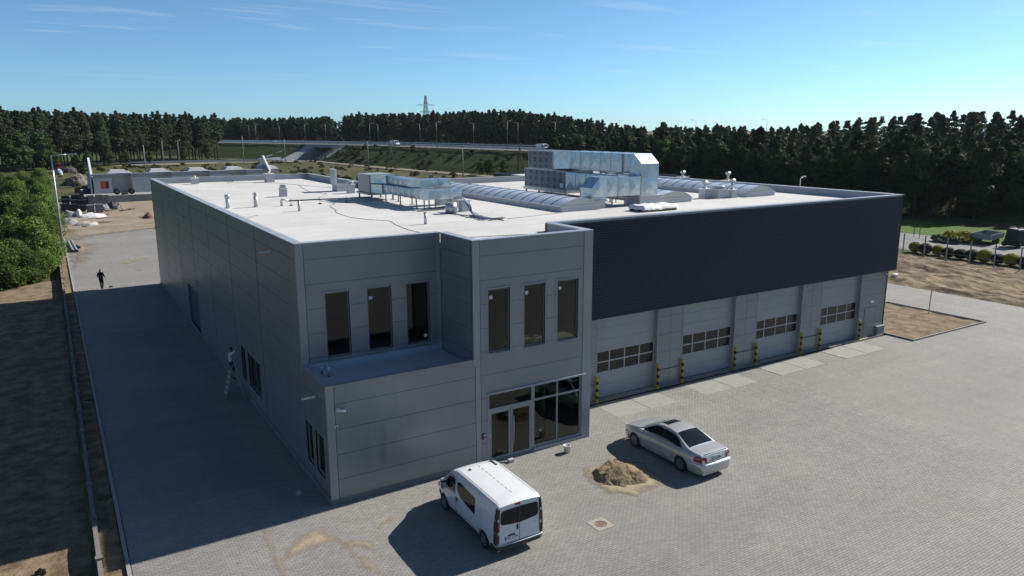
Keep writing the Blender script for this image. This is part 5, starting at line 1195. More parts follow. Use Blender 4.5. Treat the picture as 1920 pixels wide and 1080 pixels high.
for i, (x, y) in enumerate(rows): crate_stack(x, y, 1.15, 1.3, [1.5, 1.3, 1.1, 2.0, 1.8, 1.7, 2.3, 2.4, 1.9][i], [4, 3, 3, 5, 4, 4, 5, 5, 4][i], f'stack of black crates, {wd[i]} of the block of nine')
for i, (x, y, h) in enumerate(((-2.2, 118.6, 1.3), (-.9, 118.3, 1.4), (-1.6, 131, 2.0), (-.2, 131.5, 2.0), (.9, 131.8, 1.9))): crate_stack(x, y, 1.1, 1.1, h, 4 if i < 2 else 5, ['grey stone pallet, left of the front pair by the crates', 'grey stone pallet, right of the front pair by the crates', 'grey stone pallet behind, leftmost of the back three', 'grey stone pallet behind, middle of the back three', 'grey stone pallet behind, rightmost of the back three'][i], m_stone)
def lump(name, label, cat, x, y, rx, ry, h, m, seed=0, n=22, z0=0):
    t = thing(name, label, cat, (x, y, z0))
    def zf(a, b):
        q = 1-((a-x)/rx)**2-((b-y)/ry)**2
        return z0-.08+(h+.08)*math.sqrt(q)*(1+.35*fbm(a, b, 1.3, 4, seed)) if q > 0 else z0-.1
    hf('heap', lin(x-rx, x+rx, n), lin(y-ry, y+ry, n), zf, m, kind=None, parent=t); return t
lump('tarpaulin', 'black tarpaulin bundle right of the pallet stacks', 'tarpaulin', 1.6, 123.2, 1.3, 1.2, 1.2, m_crate, 3); lump('tarpaulin', 'small dark bundle of sacks behind the white sheeting', 'tarpaulin', .0, 122.2, .9, .9, 1.0, m_stone, 6)
lump('plastic_sheet', 'crumpled white plastic sheeting before the stone pallets', 'sheeting', -2.3, 111.5, 2.0, 1.3, .55, m_white, 9); lump('plastic_sheet', 'small upright white plastic sack among the debris', 'sheeting', -4.1, 113.0, .5, .7, 1.0, m_white, 2)
lump('debris_heap', 'grey debris heap left of the white sheeting', 'debris', -5.4, 113.5, 1.1, 1.0, .9, m_stone, 1); lump('debris_heap', 'low debris heap near the lamp post', 'debris', -5.8, 103.5, 1.3, 1.6, .8, m_stone, 4); lump('debris_heap', 'flat pale rubble nearest the paving edge', 'debris', -3.6, 100.5, 1.6, 1.2, .45, mat('rubble_pale', (.38, .36, .33), .9, var=.3, scale=2), 8)
lump('rubble_heap', 'brown rubble heap on the grass beside the block houses', 'rubble', -.8, 196, 3.3, 7, 2.2, mat('rubble_brown', (.16, .13, .11), .95, var=.5, scale=.9), 5, 40)
lump('plastic_sheet', 'black membrane draped on the plinth corner of the block houses', 'sheeting', -1.2, 146, 1.9, 3.0, 2.0, m_crate, 7)
lump('debris_heap', 'low brown debris lying by the far end of the side wall', 'debris', 5.3, 105.2, 1.0, 1.2, .7, mat('rubble_red', (.22, .13, .10), .9, var=.3, scale=2), 2)
for i, (x, y) in enumerate(((.6, 119.4), (2.8, 118.5), (4.0, 120), (-.6, 112.3))):
    t = thing('timber', ['short timber offcut before the tarpaulin', 'pale timber batten lying on the dirt', 'crossed timber pieces farthest right on the dirt', 'dark timber piece by the white sheeting'][i], 'timber', (x, y, 0)); s = MB(); s.bar((x-.7, y, .1), (x+.7, y+.5, .14), .2, .2); s.bar((x-.2, y-.4, .25), (x+.3, y+.6, .25), .14); s.build('boards', mat('old_wood', (.20, .15, .11), .9), t)
for i, (x, y) in enumerate(((-2.4, 164.5), (-1.0, 168.5))): crate_stack(x, y, 1.3, 1.3, 1.4, 3, ['brown crate stack on the grass, left of two', 'brown crate stack on the grass, right of two'][i], mat('crate_brown', (.10, .075, .055), .9))
# ---- unfinished block houses beyond the yard
m_blk = mat('aerated_block', (.54, .55, .57), .9, var=.10, scale=1.0); m_blkd = mat('concrete_beam', (.34, .35, .37), .9, var=.1, scale=1); m_or = mat('orange_foil', (.80, .085, .015), .5)
hs_ = thing('block_house', 'unfinished row of grey concrete block houses with end gables', 'building', (16, 148, 0))
s = MB(); s.box(-2.2, 137.0, -.2, 36, 158, 1.28); s.build('foundation', m_conc, hs_)
for k in range(5):
    x0 = -.8+7.5*k; hl = [(x0+1.7, x0+3.2, 2.22, 3.65)] if k == 0 else []
    s = MB()
    for r in minus(x0, x0+3.8, 1.28, 4.3, hl): s.box(r[0], 143, r[2], r[1], 143.3, r[3])
    s.box(x0, 143.301, 1.28, x0+.25, 155, 4.3); s.box(x0+3.55, 143.301, 1.28, x0+3.8, 155, 4.3); s.build('wall', m_blk, hs_)
    s = MB(); s.box(x0-.05, 142.95, 4.301, x0+3.85, 143.35, 5.0); s.box(x0-.05, 143.351, 4.301, x0+.30, 155, 5.0); s.build('ring_beam', m_blkd, hs_)
    s = MB(); s.box(x0-.05, 142.95, 5.002, x0+3.0, 143.35, 5.10); s.build('beam_cap', m_white, hs_)
    s = MB(); s.box(x0+3.81, 147, 1.28, x0+7.49, 147.3, 4.4); s.build('recess_wall', mat('pink_block', (.52, .50, .50), .9, var=.08, scale=1), hs_)
    s = MB(); s.box(x0+3.2, 146, 4.41, x0+7.4, 151, 5.0); s.hexa([(x0+3.3, 146, 5.001), (x0+7.2, 146, 5.001), (x0+7.2, 151, 5.001), (x0+3.3, 151, 5.001), (x0+4.0, 147, 5.6), (x0+6.6, 147, 5.6), (x0+6.6, 150.5, 5.6), (x0+4.0, 150.5, 5.6)]); s.build('slab', m_blkd, hs_)
    if hl:
        h = hl[0]; s = MB(); s.box(h[0], 143.12, h[2], h[1], 143.16, h[3]); w = s.build('window', m_or, hs_); s = MB(); s.box(h[0]+.95, 143.09, h[2]+.05, h[1]-.05, 143.115, h[3]-.05); s.build('dark_flap', mat('dark_red', (.12, .02, .015), .6), w)
for x, y0, yp, y1, zt in ((-.55, 143, 148.5, 154, 8.0), (33.9, 144, 149.5, 155, 7.7)):
    s = MB(); s.prism([(y0, 1.28), (y1, 1.28), (y1, 4.6), (yp, zt), (y0, 4.6)], 'x', x, x+.28); gb = s.build('gable_wall', m_blk, hs_)
    s = MB(); s.bar((x+.14, y0-.1, 4.62), (x+.14, yp, zt+.08), .36, .12); s.bar((x+.14, yp, zt+.08), (x+.14, y1, 4.7), .36, .12); s.build('gable_cap', m_white, gb)
for i, (x, y) in enumerate(((3.4, 138.6), (4.7, 138.4), (5.9, 138.2))):
    t = thing('tyre', ['old black tyre standing upright on the plinth, leftmost', 'old black tyre lying on the plinth between two others', 'old black tyre standing on the plinth, rightmost'][i], 'tyre', (x, y, 1.28)); rr = .62
    s = MB(); s.smooth = True
    c = Vector((x, y, 1.28+(.62 if i != 1 else .2)))
    def P(a, b): 
        q = rr-.2+.18*math.cos(b); u, v, w2 = q*math.cos(a), q*math.sin(a), .2*math.sin(b)
        return (c.x+u, c.y+w2, c.z+v) if i != 1 else (c.x+u, c.y+v, c.z+w2)
    s.grid([[P(a*math.tau/20, b*math.tau/8) for b in range(8)] for a in range(21)], True); s.build('rubber', m_tyre, t)
# far tractor and figures' place at the wood's edge
t = thing('tractor', 'red tractor parked at the edge of the wood', 'tractor', (-4.0, 258, 0)); m_tr = mat('tractor_red', (.22, .02, .02), .5)
s = MB(); s.box(-5.0, 256, .8, -3.6, 259.5, 1.8); s.build('body', m_tr, t); s = MB(); s.box(-4.9, 259.5, .9, -3.5, 261.5, 3.0); s.build('cab', m_tr, t); s = MB(); s.box(-4.95, 259.6, 1.9, -3.45, 261.4, 2.7); s.build('cab_glass', m_cglass, t)
for x, y, r in ((-5.1, 260.6, .85), (-3.4, 260.6, .85), (-5.0, 256.8, .5), (-3.5, 256.8, .5)): s = MB(); s.tube([(x-.15, y, r), (x+.15, y, r)], r, 18); s.build('wheel', m_tyre, t)
lump('plastic_sheet', 'pale blue sacks beside the red tractor', 'sheeting', -4.6, 250, 1.0, 1.6, 1.6, mat('sack_blue', (.32, .38, .46), .8), 3); lump('debris_heap', 'dark scrap heap right of the red tractor', 'debris', -1.5, 262, 2.2, 2.5, 1.8, mat('scrap', (.06, .05, .05), .9, var=.4, scale=1), 2)
# ---- right side: stake, hedge, fence, trailer
t = thing('stake', 'pale wooden stake standing at the back rim of the planting bed', 'stake', (47.4, 4.87, 0)); s = MB(); s.bar((47.4, 4.87, -.1), (47.45, 4.85, 2.05), .06); s.build('stick', mat('pale_wood', (.52, .44, .32), .8), t)
t = thing('site_lamp', 'small white floodlight lying on the dirt by the corner', 'lamp', (57.4, 13.8, .1)); s = MB(); s.box(57.1, 13.5, .10, 57.6, 13.9, .52); bevel(s.build('housing', m_white, t), .05); s = MB(); s.bar((57.1, 13.8, .2), (55.9, 14.2, .2), .08); s.build('handle', mat('pale_wood', (.52, .44, .32), .8), t)
fen = thing('wire_fence', 'grey post and wire fence between the dirt field and hedge', 'fence', (70.3, 15, 0))
ys = [20.85+2.32*k for k in range(-20, 8)]
for y in ys: s = MB(); s.box(70.25, y-.05, -.2, 70.35, y+.05, 2.45); s.build('post', m_conc, fen)
s = MB()
for z in (.3, .9, 1.5, 2.1): s.bar((70.3, ys[0], z), (70.3, ys[-1], z), .008)
s.build('wire', m_galv, fen)
for i, (x, y) in enumerate(((84.5, 27.3), (85.5, 28.6))): t = thing('post', ['thin post standing left of the yellow shrub bed', 'taller post standing behind the yellow shrub bed'][i], 'post', (x, y, 0)); s = MB(); s.box(x-.03, y-.03, -.1, x+.03, y+.03, 1.8+.3*i); s.build('stake', m_concd, t)
tr = thing('cargo_trailer', 'grey flatbed cargo trailer with low ribbed sides', 'trailer', (88, 20.8, 0))
def TP(u, v, z): return Vector((86.05, 21.95, z))+Vector((4.1, .5, 0))*u+Vector((-.35, -2.45, 0))*v     # u along, v across
m_tl = mat('trailer_grey', (.30, .31, .33), .5, .3, var=.08, scale=3)
s = MB(); s.hexa([TP(0, 0, .60), TP(0, 1, .60), TP(1, 1, .60), TP(1, 0, .60), TP(0, 0, .66), TP(0, 1, .66), TP(1, 1, .66), TP(1, 0, .66)]); s.build('bed', m_tl, tr)
for a, b in (((0, 0), (0, 1)), ((0, 1), (1, 1)), ((1, 1), (1, 0)), ((1, 0), (0, 0))):
    s = MB(); s.bar(TP(*a, .95), TP(*b, .95), .05, .58); sdp = s.build('side_board', m_tl, tr); s = MB(); n = 12
    for k in range(1, n): u, v = a[0]+(b[0]-a[0])*k/n, a[1]+(b[1]-a[1])*k/n; s.bar(TP(u, v, .70), TP(u, v, 1.2), .09)
    s.build('rib', m_tl, sdp)
for u in (.42, .62):
    for v in (.08, .92): p = TP(u, v, .32); s = MB(); s.tube([p-Vector((.01, .1, 0)), p+Vector((.01, .1, 0))], .32, 18); s.build('wheel', m_tyre, tr)
s = MB(); s.bar(TP(1, .5, .55), TP(1.35, .5, .5), .1); s.build('drawbar', m_steel, tr)
bk = thing('machine', 'black covered machine standing right of the grey trailer', 'machine', (87.5, 17.6, 0))
s = MB(); s.hexa([(86.3, 16.9, .15), (87.9, 16.6, .15), (88.2, 18.3, .15), (86.6, 18.6, .15), (86.4, 17.0, 2.1), (87.8, 16.75, 2.1), (88.05, 18.2, 2.15), (86.7, 18.4, 2.15)]); bevel(s.build('cover', m_crate, bk), .12, 3)
for x, y in ((86.4, 16.95), (86.7, 18.5), (87.9, 16.7)): s = MB(); s.tube([(x, y, .32), (x+.25, y-.03, .32)], .32, 14); s.build('wheel', m_tyre, bk)
s = MB(); s.bar((86.7, 17.2, 2.2), (87.6, 17.1, 2.25), .1); s.bar((87.0, 18.2, 2.2), (87.9, 18.0, 2.3), .08); s.build('lashing', m_concd, bk)
# ================================================================ expressway, bridge, poles, pylon
NE = [(10,480),(73.7,385),(94.9,322.9),(103.3,298.6),(110.3,278),(114.8,226.6),(120,168),(124.5,80),(127,-20),(128,-150)]
def offs(path, d):
    out = []
    for i, q in enumerate(path):
        a, b = Vector(path[max(i-1, 0)]), Vector(path[min(i+1, len(path)-1)]); t = (b-a).normalized(); out.append((q[0]-t.y*d, q[1]+t.x*d))
    return out
ZD = 6.75
m_asph = mat('asphalt', (.12, .12, .125), .9, spec=.2, var=.18, scale=.25); m_bank = mat('bank_grass', (.030, .048, .014), .95, spec=.1, col2=(.075, .085, .028), scale=.5, detail=10, bump=.15, bscale=1.2)
m_bri = mat('bridge_concrete', (.36, .37, .39), .85, var=.12, scale=.5); m_line = mat('road_paint', (.7, .7, .68), .7)
def strip(name, d0, d1, z0, z1, m, kind='structure', path=NE, n=None, parent=None):
    a, b = offs(path, d0), offs(path, d1); s = MB(); s.smooth = False
    s.grid([[(*p, z0) for p in a], [(*p, z1) for p in b]]); o = s.build(name, m, parent, fix=False)
    if kind: o['kind'] = kind
    return o
strip('expressway', 0, 24, ZD, ZD, m_asph)
for d in (.6, 10.9, 13.1, 23.4): strip('road_line', d, d+.25, ZD+.02, ZD+.02, m_line)
strip('median', 11.3, 12.9, ZD+.03, ZD+.03, m_bank)
# grassy bank, open where the local road passes below
L1, L2 = NE[:3], NE[3:]
def bank(path, name):
    b0, b1 = offs(path, -14), offs(path, 0); rows = []
    for k in range(9):
        t = k/8; rows.append([(p[0]+(q[0]-p[0])*t, p[1]+(q[1]-p[1])*t, -.1+(ZD+.05)*t+(.35*fbm(p[0]+t*40, p[1], .21, 3, 2) if 0 < k < 8 else 0)) for p, q in zip(b0, b1)])
    # resample along the path for unevenness
    s = MB(); s.smooth = True; s.grid(rows); o = s.build(name, m_bank, fix=False); o['kind'] = 'structure'
def dens(path, step=6):
    out = [path[0]]
    for a, b in zip(path, path[1:]):
        n = max(1, int(math.dist(a, b)/step))
        for k in range(1, n+1): out.append((a[0]+(b[0]-a[0])*k/n, a[1]+(b[1]-a[1])*k/n))
    return out
bank(dens(L1), 'embankment'); bank(dens(L2), 'embankment')
strip('embankment', 24, 40, ZD-.02, -.1, m_bank)
bri = thing('road_bridge', 'grey concrete underpass bridge carrying the expressway over the local road', 'bridge', (98, 310, 0))
g0, g1 = Vector((94.9, 322.9)), Vector((103.3, 298.6)); dr = (g1-g0).normalized(); nr = Vector((-dr.y, dr.x))
def BP(t, d, z): q = g0+dr*t+nr*d; return Vector((q.x, q.y, z))
W_ = (g1-g0).length
s = MB(); s.hexa([BP(-3, -.3, ZD-1.3), BP(W_+6, -.3, ZD-1.3), BP(W_+6, .3, ZD-1.3), BP(-3, .3, ZD-1.3), BP(-3, -.3, ZD+.1), BP(W_+6, -.3, ZD+.1), BP(W_+6, .3, ZD+.1), BP(-3, .3, ZD+.1)]); s.build('edge_beam', m_bri, bri)
s = MB(); s.hexa([BP(-3, .31, ZD-1.2), BP(W_+6, .31, ZD-1.2), BP(W_+6, 24, ZD-1.2), BP(-3, 24, ZD-1.2), BP(-3, .31, ZD-.05), BP(W_+6, .31, ZD-.05), BP(W_+6, 24, ZD-.05), BP(-3, 24, ZD-.05)]); s.build('deck', m_bri, bri)
for t0, t1 in ((-1.5, 6.5), (W_-.5, W_+4)):
    s = MB(); s.hexa([BP(t0, .0, -.2), BP(t1, .0, -.2), BP(t1, 24, -.2), BP(t0, 24, -.2), BP(t0, 0, ZD-1.21), BP(t1, 0, ZD-1.21), BP(t1, 24, ZD-1.21), BP(t0, 24, ZD-1.21)]); s.build('abutment', m_bri, bri)
s = MB(); s.poly([BP(6.4, -.35, ZD-1.3), BP(6.4, -14, .05), BP(-19, -14, .05), BP(-4, -.35, ZD-.2)]); s.poly([BP(6.4, -.35, ZD-1.3), BP(6.4, -.35, .0), BP(6.4, -14, .0)]); s.build('slope_paving', m_bri, bri)
s = MB(); n = 26        # maintenance stair down the bank
for k in range(n): t = k/n; s.hexa([BP(W_+2-t*1.0, -.2-13.8*t, ZD*(1-t)-.3), BP(W_+4-t*1.0, -.2-13.8*t, ZD*(1-t)-.3), BP(W_+4-t*1, -.2-13.8*(t+1/n), ZD*(1-t)-.3), BP(W_+2-t*1, -.2-13.8*(t+1/n), ZD*(1-t)-.3), BP(W_+2-t*1, -.2-13.8*t, ZD*(1-t)+.22), BP(W_+4-t*1, -.2-13.8*t, ZD*(1-t)+.22), BP(W_+4-t*1, -.2-13.8*(t+1/n), ZD*(1-t)+.22), BP(W_+2-t*1, -.2-13.8*(t+1/n), ZD*(1-t)+.22)])
s.build('stair', mat('stair_concrete', (.46, .46, .45), .85), bri)
for dx in (1.8, 4.2):
    s = MB(); s.bar(BP(W_+dx, -.2, ZD+1.1), BP(W_+dx-1, -14, 1.1), .09)
    for k in range(8): s.bar(BP(W_+dx-k/8, -.2-13.8*k/8, ZD*(1-k/8)), BP(W_+dx-k/8, -.2-13.8*k/8, ZD*(1-k/8)+1.1), .07)
    s.build('handrail', m_galv, bri)
# guard rails and railings
def rail(d, label, h=.8, posts=4.0):
    t = thing('guard_rail', label, 'guard rail', (NE[5][0], NE[5][1], ZD), group='guard rails of the expressway'); pa = offs(dens(NE[:8], 8), d); s = MB()
    for a, b in zip(pa, pa[1:]): s.bar((*a, ZD+h-.1), (*b, ZD+h-.1), .08, .34)
    s.build('beam', m_galv, t); s = MB()
    for a in offs(dens(NE[:8], posts), d): s.box(a[0]-.06, a[1]-.06, ZD, a[0]+.06, a[1]+.06, ZD+h)
    o = s.build('posts', m_galv, t); o['kind'] = 'stuff'
rail(.3, 'grey guard rail along the near edge of the expressway'); rail(11.6, 'grey guard rail in the middle of the expressway', .8); rail(23.7, 'grey guard rail along the far edge of the expressway', 1.0)
t = thing('bridge_railing', 'tall thin railing on the near edge of the bridge', 'railing', (98, 310, ZD)); s = MB()
for k in range(36): p = BP(-8+k*1.2, -.1, ZD); s.bar(p, p+Vector((0, 0, 1.3)), .06)
s.bar(BP(-8, -.1, ZD+1.3), BP(34, -.1, ZD+1.3), .08); s.build('bars', m_galv, t)
# street lamps on both edges
near = [(81.8, 361.2), (94.9, 322.9), (109.7, 279.9), (114.8, 226.6), (118.7, 183.1)]; far = [(88.5, 405.7), (99.2, 383.8), (112.1, 346.4), (124.9, 308.9), (133.8, 282.2), (137.6, 240), (140.2, 211.1), (142.1, 190.1), (144.6, 156.8), (146.1, 128), (147.3, 104.7), (148.6, 74.4), (149, 58.5), (149.2, 53.5)]
m_lamp = mat('lamp_grey', (.26, .27, .28), .5, .4)
for i, (x, y) in enumerate(near): lamp_post('street_lamp', 'grey street lamp on the near edge of the expressway', x, y, 9.2, 1.6, ZD, 'street lamps on the near edge of the expressway', m_lamp, .085, .6, R(10))
for i, (x, y) in enumerate(far): lamp_post('street_lamp', 'grey street lamp on the far edge of the expressway', x, y, 8.9, 1.6, ZD, 'street lamps on the far edge of the expressway', m_lamp, .085, .6, R(190))
# traffic
def traffic(src, name, label, x, y, head, sc=1.0):
    c = copy_tree(src); c.name = name; c.location = (x, y, ZD+.01); c.rotation_euler = (0, 0, head); c['label'] = label; c.scale = (sc, sc, sc); return c
traffic(van, 'passing_van', 'distant white van driving along the expressway', 114.5, 265, R(188), 1.12); traffic(car, 'passing_car', 'distant pale car on the expressway far left', 92.5, 371, R(208)); traffic(van, 'passing_van', 'distant white van on the expressway right, before the trees', 125.0, 172, R(185), 1.1)
# local road and track
hf('local_road', lin(-60, 140, 30), lin(305.5, 313.5, 3), lambda x, y: .02, mat('local_asphalt', (.20, .20, .20), .9, var=.1, scale=.3))
hf('dirt_track', lin(0, 1, 8), lin(0, 1, 60), lambda x, y: 0, m_yard)
o = bpy.data.objects['dirt_track']
for v in o.data.vertices:
    t, w = v.co.y, v.co.x; a, b = Vector((92, 304)), Vector((103.5, 150)); q = a+(b-a)*t; v.co = (q.x-3.5*(w)-3*math.sin(t*3.1), q.y, .32 if 0 < w < 1 else .0)
hf('field_track', lin(-20, 95, 60), lin(299, 304.5, 5), lambda x, y: .06+.25*fbm(x, y, .2, 3, 2)*(1 if 299.5 < y < 304 else 0), m_yard)
t = thing('road_barrier', 'long grey guard rail along the local road before the wood', 'guard rail', (20, 314, 0)); s = MB(); s.box(-60, 314.2, .35, 72, 314.4, 1.0)
for k in range(44): s.box(-60+k*3, 314.41, 0, -59.85+k*3, 314.55, .95)
s.build('beam', m_galv, t)
# poles
def pole(x, y, h, label, arms=True, a=None):
    t = thing('utility_pole', label, 'utility pole', (x, y, 0)); s = MB()
    if a: s.tube([(x-a, y, 0), (x, y+.2, h)], [.16, .11], 8); s.tube([(x+a, y, 0), (x, y+.2, h)], [.16, .11], 8)
    else: s.tube([(x, y, 0), (x, y, h)], [.19, .11], 8)
    s.build('mast', mat('pole_concrete', (.30, .29, .28), .9) if not a else mat('pole_dark', (.10, .09, .085), .9), t)
    if arms:
        s = MB(); s.bar((x-.9, y, h-.3), (x+.9, y, h-.3), .1)
        for k in (-.8, 0, .8): s.cyl((x+k, y), .05, h-.25, h+.05, 6)
        s.build('crossarm', m_steel, t)
pole(86, 220.8, 9.6, 'thick concrete utility pole in the meadow before the bridge'); pole(91.3, 214, 9.0, 'two-legged dark utility pole in the meadow', a=1.7); pole(92.8, 164.8, 8.3, 'slim utility pole in the meadow right of the two-legged one'); pole(110.2, 162, 9.2, 'two-legged dark utility pole behind the large roof unit', a=1.0)
pole(33.5, 316, 9.0, 'left of two slim poles before the dark wood'); pole(39.0, 312, 9.2, 'right of two slim poles before the dark wood'); pole(62, 300, 11, 'slim pole beside the bridge approach', False); pole(18.5, 236, 9.0, 'dark slim pole behind the grey block houses', False); pole(78, 296, 9.5, 'slim grey pole left of the sloped bridge wall', False)
for i, (x, y) in enumerate(((79.5, 158), )): t = thing('cabinet', 'small grey utility cabinet in the meadow', 'cabinet', (x, y, 0)); s = MB(); s.box(x-.5, y-.3, 0, x+.5, y+.3, 1.5); s.box(x-.55, y-.35, 1.501, x+.55, y+.35, 1.6); s.build('box', m_bri, t)
# lattice pylon over the wood
py = thing('pylon', 'steel lattice power pylon rising above the wood', 'pylon', (190, 395, 0)); bx, by, HP = 190.0, 395.0, 33.0; s = MB(); wdt = lambda z: 3.2*(1-z/HP)**1.15+.35
zs_ = lin(0, HP, 13)
for a, b in zip(zs_, zs_[1:]):
    wa, wb = wdt(a), wdt(b); ca = [(bx+i*wa, by+j*wa, a) for i, j in ((-1, -1), (1, -1), (1, 1), (-1, 1))]; cb = [(bx+i*wb, by+j*wb, b) for i, j in ((-1, -1), (1, -1), (1, 1), (-1, 1))]
    for k in range(4): s.bar(ca[k], cb[k], .22); s.bar(ca[k], cb[(k+1) % 4], .12); s.bar(ca[(k+1) % 4], cb[k], .12); s.bar(cb[k], cb[(k+1) % 4], .12)
s.build('tower', m_steel, py)
for z, l in ((HP-5.5, 4.6), (HP-9.5, 3.4)): s = MB(); s.bar((bx-l, by+l*.6, z), (bx, by, z+.9), .16); s.bar((bx+l, by-l*.6, z), (bx, by, z+.9), .16); s.bar((bx-l, by+l*.6, z), (bx+l, by-l*.6, z), .16); s.build('crossarm', m_steel, py)
# low dark-roofed building behind the hall
nb = thing('low_building', 'low flat-roofed building with dark parapet behind the hall', 'building', (66, 62, 0)); s = MB(); s.box(50, 52, 0, 69.5, 74, 6.6); s.build('wall', m_dark, nb); s = MB(); s.box(50.3, 52.3, 6.601, 69.2, 73.7, 6.7); s.build('roof', m_roof, nb)
s = MB(); s.box(50, 52, 6.6, 69.5, 52.3, 7.0); s.box(50, 73.7, 6.6, 69.5, 74, 7.0); s.box(69.2, 52.3, 6.6, 69.5, 73.7, 7.0); s.box(50, 52.3, 6.6, 50.3, 73.7, 7.0); s.build('parapet', m_dark, nb)
t = lamp_post('lamp_post', 'lamp post whose head peeks over the right parapet', 55.0, 22.9, 8.75, .9, 0, None, m_lamp, .09, .5, R(20))
# ================================================================ vegetation
m_pine = leafmat('pine_needles', (.025, .043, .019), (.066, .090, .034), .30, .25, .22); m_young = leafmat('young_pine_needles', (.024, .044, .016), (.062, .088, .028), .40, .28, .25)
m_leaf = leafmat('broad_leaves', (.026, .060, .012), (.065, .115, .024), .5, .25, .3); m_bush = leafmat('bush_leaves', (.048, .100, .015), (.15, .21, .04), .5, .42, .3)
m_bark = mat('pine_bark', (.075, .052, .038), .95, var=.25, scale=1.5); m_twig = mat('twig', (.05, .042, .033), .95); m_birch = mat('pale_bark', (.28, .26, .23), .9, var=.3, scale=3)
m_ylw = leafmat('yellow_shrub', (.20, .19, .012), (.36, .33, .02), 1.2, .15, .25); m_grn = leafmat('box_shrub', (.014, .026, .012), (.032, .050, .018), 1.2, .15, .2); m_blu = leafmat('blue_shrub', (.035, .060, .045), (.06, .09, .07), 1.0, .1, .2)
def leaves(rg, cl, per, size, flat=.6, hole=.35):
    """cl: clumps (x, y, z, rx, ry, rz); quads scattered through each clump's shell"""
    V, F = [], []
    for (x, y, z, rx, ry, rz) in cl:
        n = per
        d = rg.normal(size=(n, 3)); d /= np.linalg.norm(d, axis=1)[:, None]; rad = (hole+(1-hole)*rg.random(n)**.6)[:, None]
        c = d*rad*np.array([rx, ry, rz])+np.array([x, y, z])
        nv = d+rg.normal(size=(n, 3))*flat+np.array([0, 0, .35]); nv /= np.linalg.norm(nv, axis=1)[:, None]
        t = np.cross(nv, rg.normal(size=(n, 3))); t /= np.linalg.norm(t, axis=1)[:, None]; b = np.cross(nv, t); s = (size*(.6+.8*rg.random(n)))[:, None]
        q = np.stack([c-t*s-b*s*.55, c+t*s-b*s*.55, c+t*s*.8+b*s*.55, c-t*s*.8+b*s*.55], 1).reshape(-1, 3)
        V.append(q); 
    V = np.concatenate(V); F = np.arange(len(V)).reshape(-1, 4); return V, F
def mesh_np(name, V, F, m):
    me = bpy.data.meshes.new(name); me.vertices.add(len(V)); me.vertices.foreach_set('co', V.astype(np.float32).ravel()); me.loops.add(F.size); me.loops.foreach_set('vertex_index', F.ravel().astype(np.int32))
    me.polygons.add(len(F)); me.polygons.foreach_set('loop_start', np.arange(0, F.size, F.shape[1], dtype=np.int32)); me.update(); me.validate(); me.materials.append(m); return me
def trunk_mesh(name, segs, m):
    s = MB()
    for pts, rad in segs: s.tube(pts, rad, 6)
    o = s.build(name, m); me = o.data; bpy.data.objects.remove(o); return me
def pine_proto(seed, h, crown_from, spread, per, size, mleaf, ncl, cone=.5):
    rg = np.random.default_rng(seed); rr = random.Random(seed); cl = []; segs = [([(0, 0, -.3), (rr.uniform(-.1, .1), rr.uniform(-.1, .1), h*.5), (rr.uniform(-.25, .25), rr.uniform(-.25, .25), h*.96)], [h*.013+.05, h*.010+.03, .03])]
    for k in range(ncl):
        t = (k+rr.random()*.9)/ncl; z = h*(crown_from+(1-crown_from)*t); env = spread*((1.03-t)**.50*(.55+.45*min(1, t*4+.2)))*(.70+.6*rr.random())
        a = k*2.399+rr.random(); r = env*rr.uniform(.35, .8) if t < .93 else 0
        c = (r*math.cos(a), r*math.sin(a), z); w = max(.35, env*rr.uniform(.42, .62)); cl.append((*c, w, w, w*rr.uniform(.38, .6)))
        if k % 2 == 0 and t < .9: segs.append(([(0, 0, z-.12*r-.25), (c[0]*.9, c[1]*.9, z)], [.05, .02]))
    for k in range(3):
        z = h*crown_from*rr.uniform(.5, .95); a = rr.random()*6.28; segs.append(([(0, 0, z), (math.cos(a)*spread*.6, math.sin(a)*spread*.6, z+rr.uniform(-.3, .4))], [.045, .012]))
    for k in range(7):
        q = spread*rr.uniform(.08, .16); o_ = spread*.20*(1-k/7); cl.append((rr.uniform(-o_, o_), rr.uniform(-o_, o_), h*(.90+.09*k/6), q, q, h*.016))
    V, F = leaves(rg, cl, per, size)
    return mesh_np('pine_crown', V, F, mleaf), trunk_mesh('pine_trunk', segs, m_bark)
def broad_proto(seed, h, spread, base, per, size, mleaf, ncl, mtr=m_twig, zsq=.6):
    rg = np.random.default_rng(seed); rr = random.Random(seed); cl = []; segs = [([(0, 0, -.3), (0, 0, h*.35), (rr.uniform(-.2, .2), 0, h*.75)], [h*.02+.03, h*.015+.02, .03])]
    for k in range(ncl):
        t = rr.random(); z = base*h+(1-base)*h*t*.92; env = spread*(1-(2*t-.75)**2*.55); a = rr.random()*6.28; r = env*math.sqrt(rr.random())*.78
        w = spread*rr.uniform(.24, .42); cl.append((r*math.cos(a), r*math.sin(a), max(z, w*.5), w, w, w*zsq*rr.uniform(.7, 1.2))); segs.append(([(0, 0, z*.45), (r*math.cos(a)*.9, r*math.sin(a)*.9, z)], [.04, .012]))
    V, F = leaves(rg, cl, per, size); return mesh_np('leaf_crown', V, F, mleaf), trunk_mesh('leaf_trunk', segs, mtr)
rt = random.Random(21)
def plant(name, label, cat, group, protos, x, y, sc, z=0, stretch=None, pn=('crown', 'trunk'), jit=.1):
    t = thing(name, label, cat, (x, y, z), rt.random()*6.28, group); k = rt.randrange(len(protos))
    for nm, me in zip(pn, protos[k]):
        if me is None: continue
        o = bpy.data.objects.new(nm, me); COL.objects.link(o); o.parent = t
    s = sc*rt.uniform(1-jit, 1+jit); t.scale = (s, s, s*(stretch or 1)*rt.uniform(1-jit*.9, 1+jit*.5)); return t
P_old = [pine_proto(100+i, 22, [.52, .45, .58, .40, .50][i], [3.4, 3.8, 3.1, 3.6, 2.9][i], 120, .22, m_pine, 30) for i in range(5)]
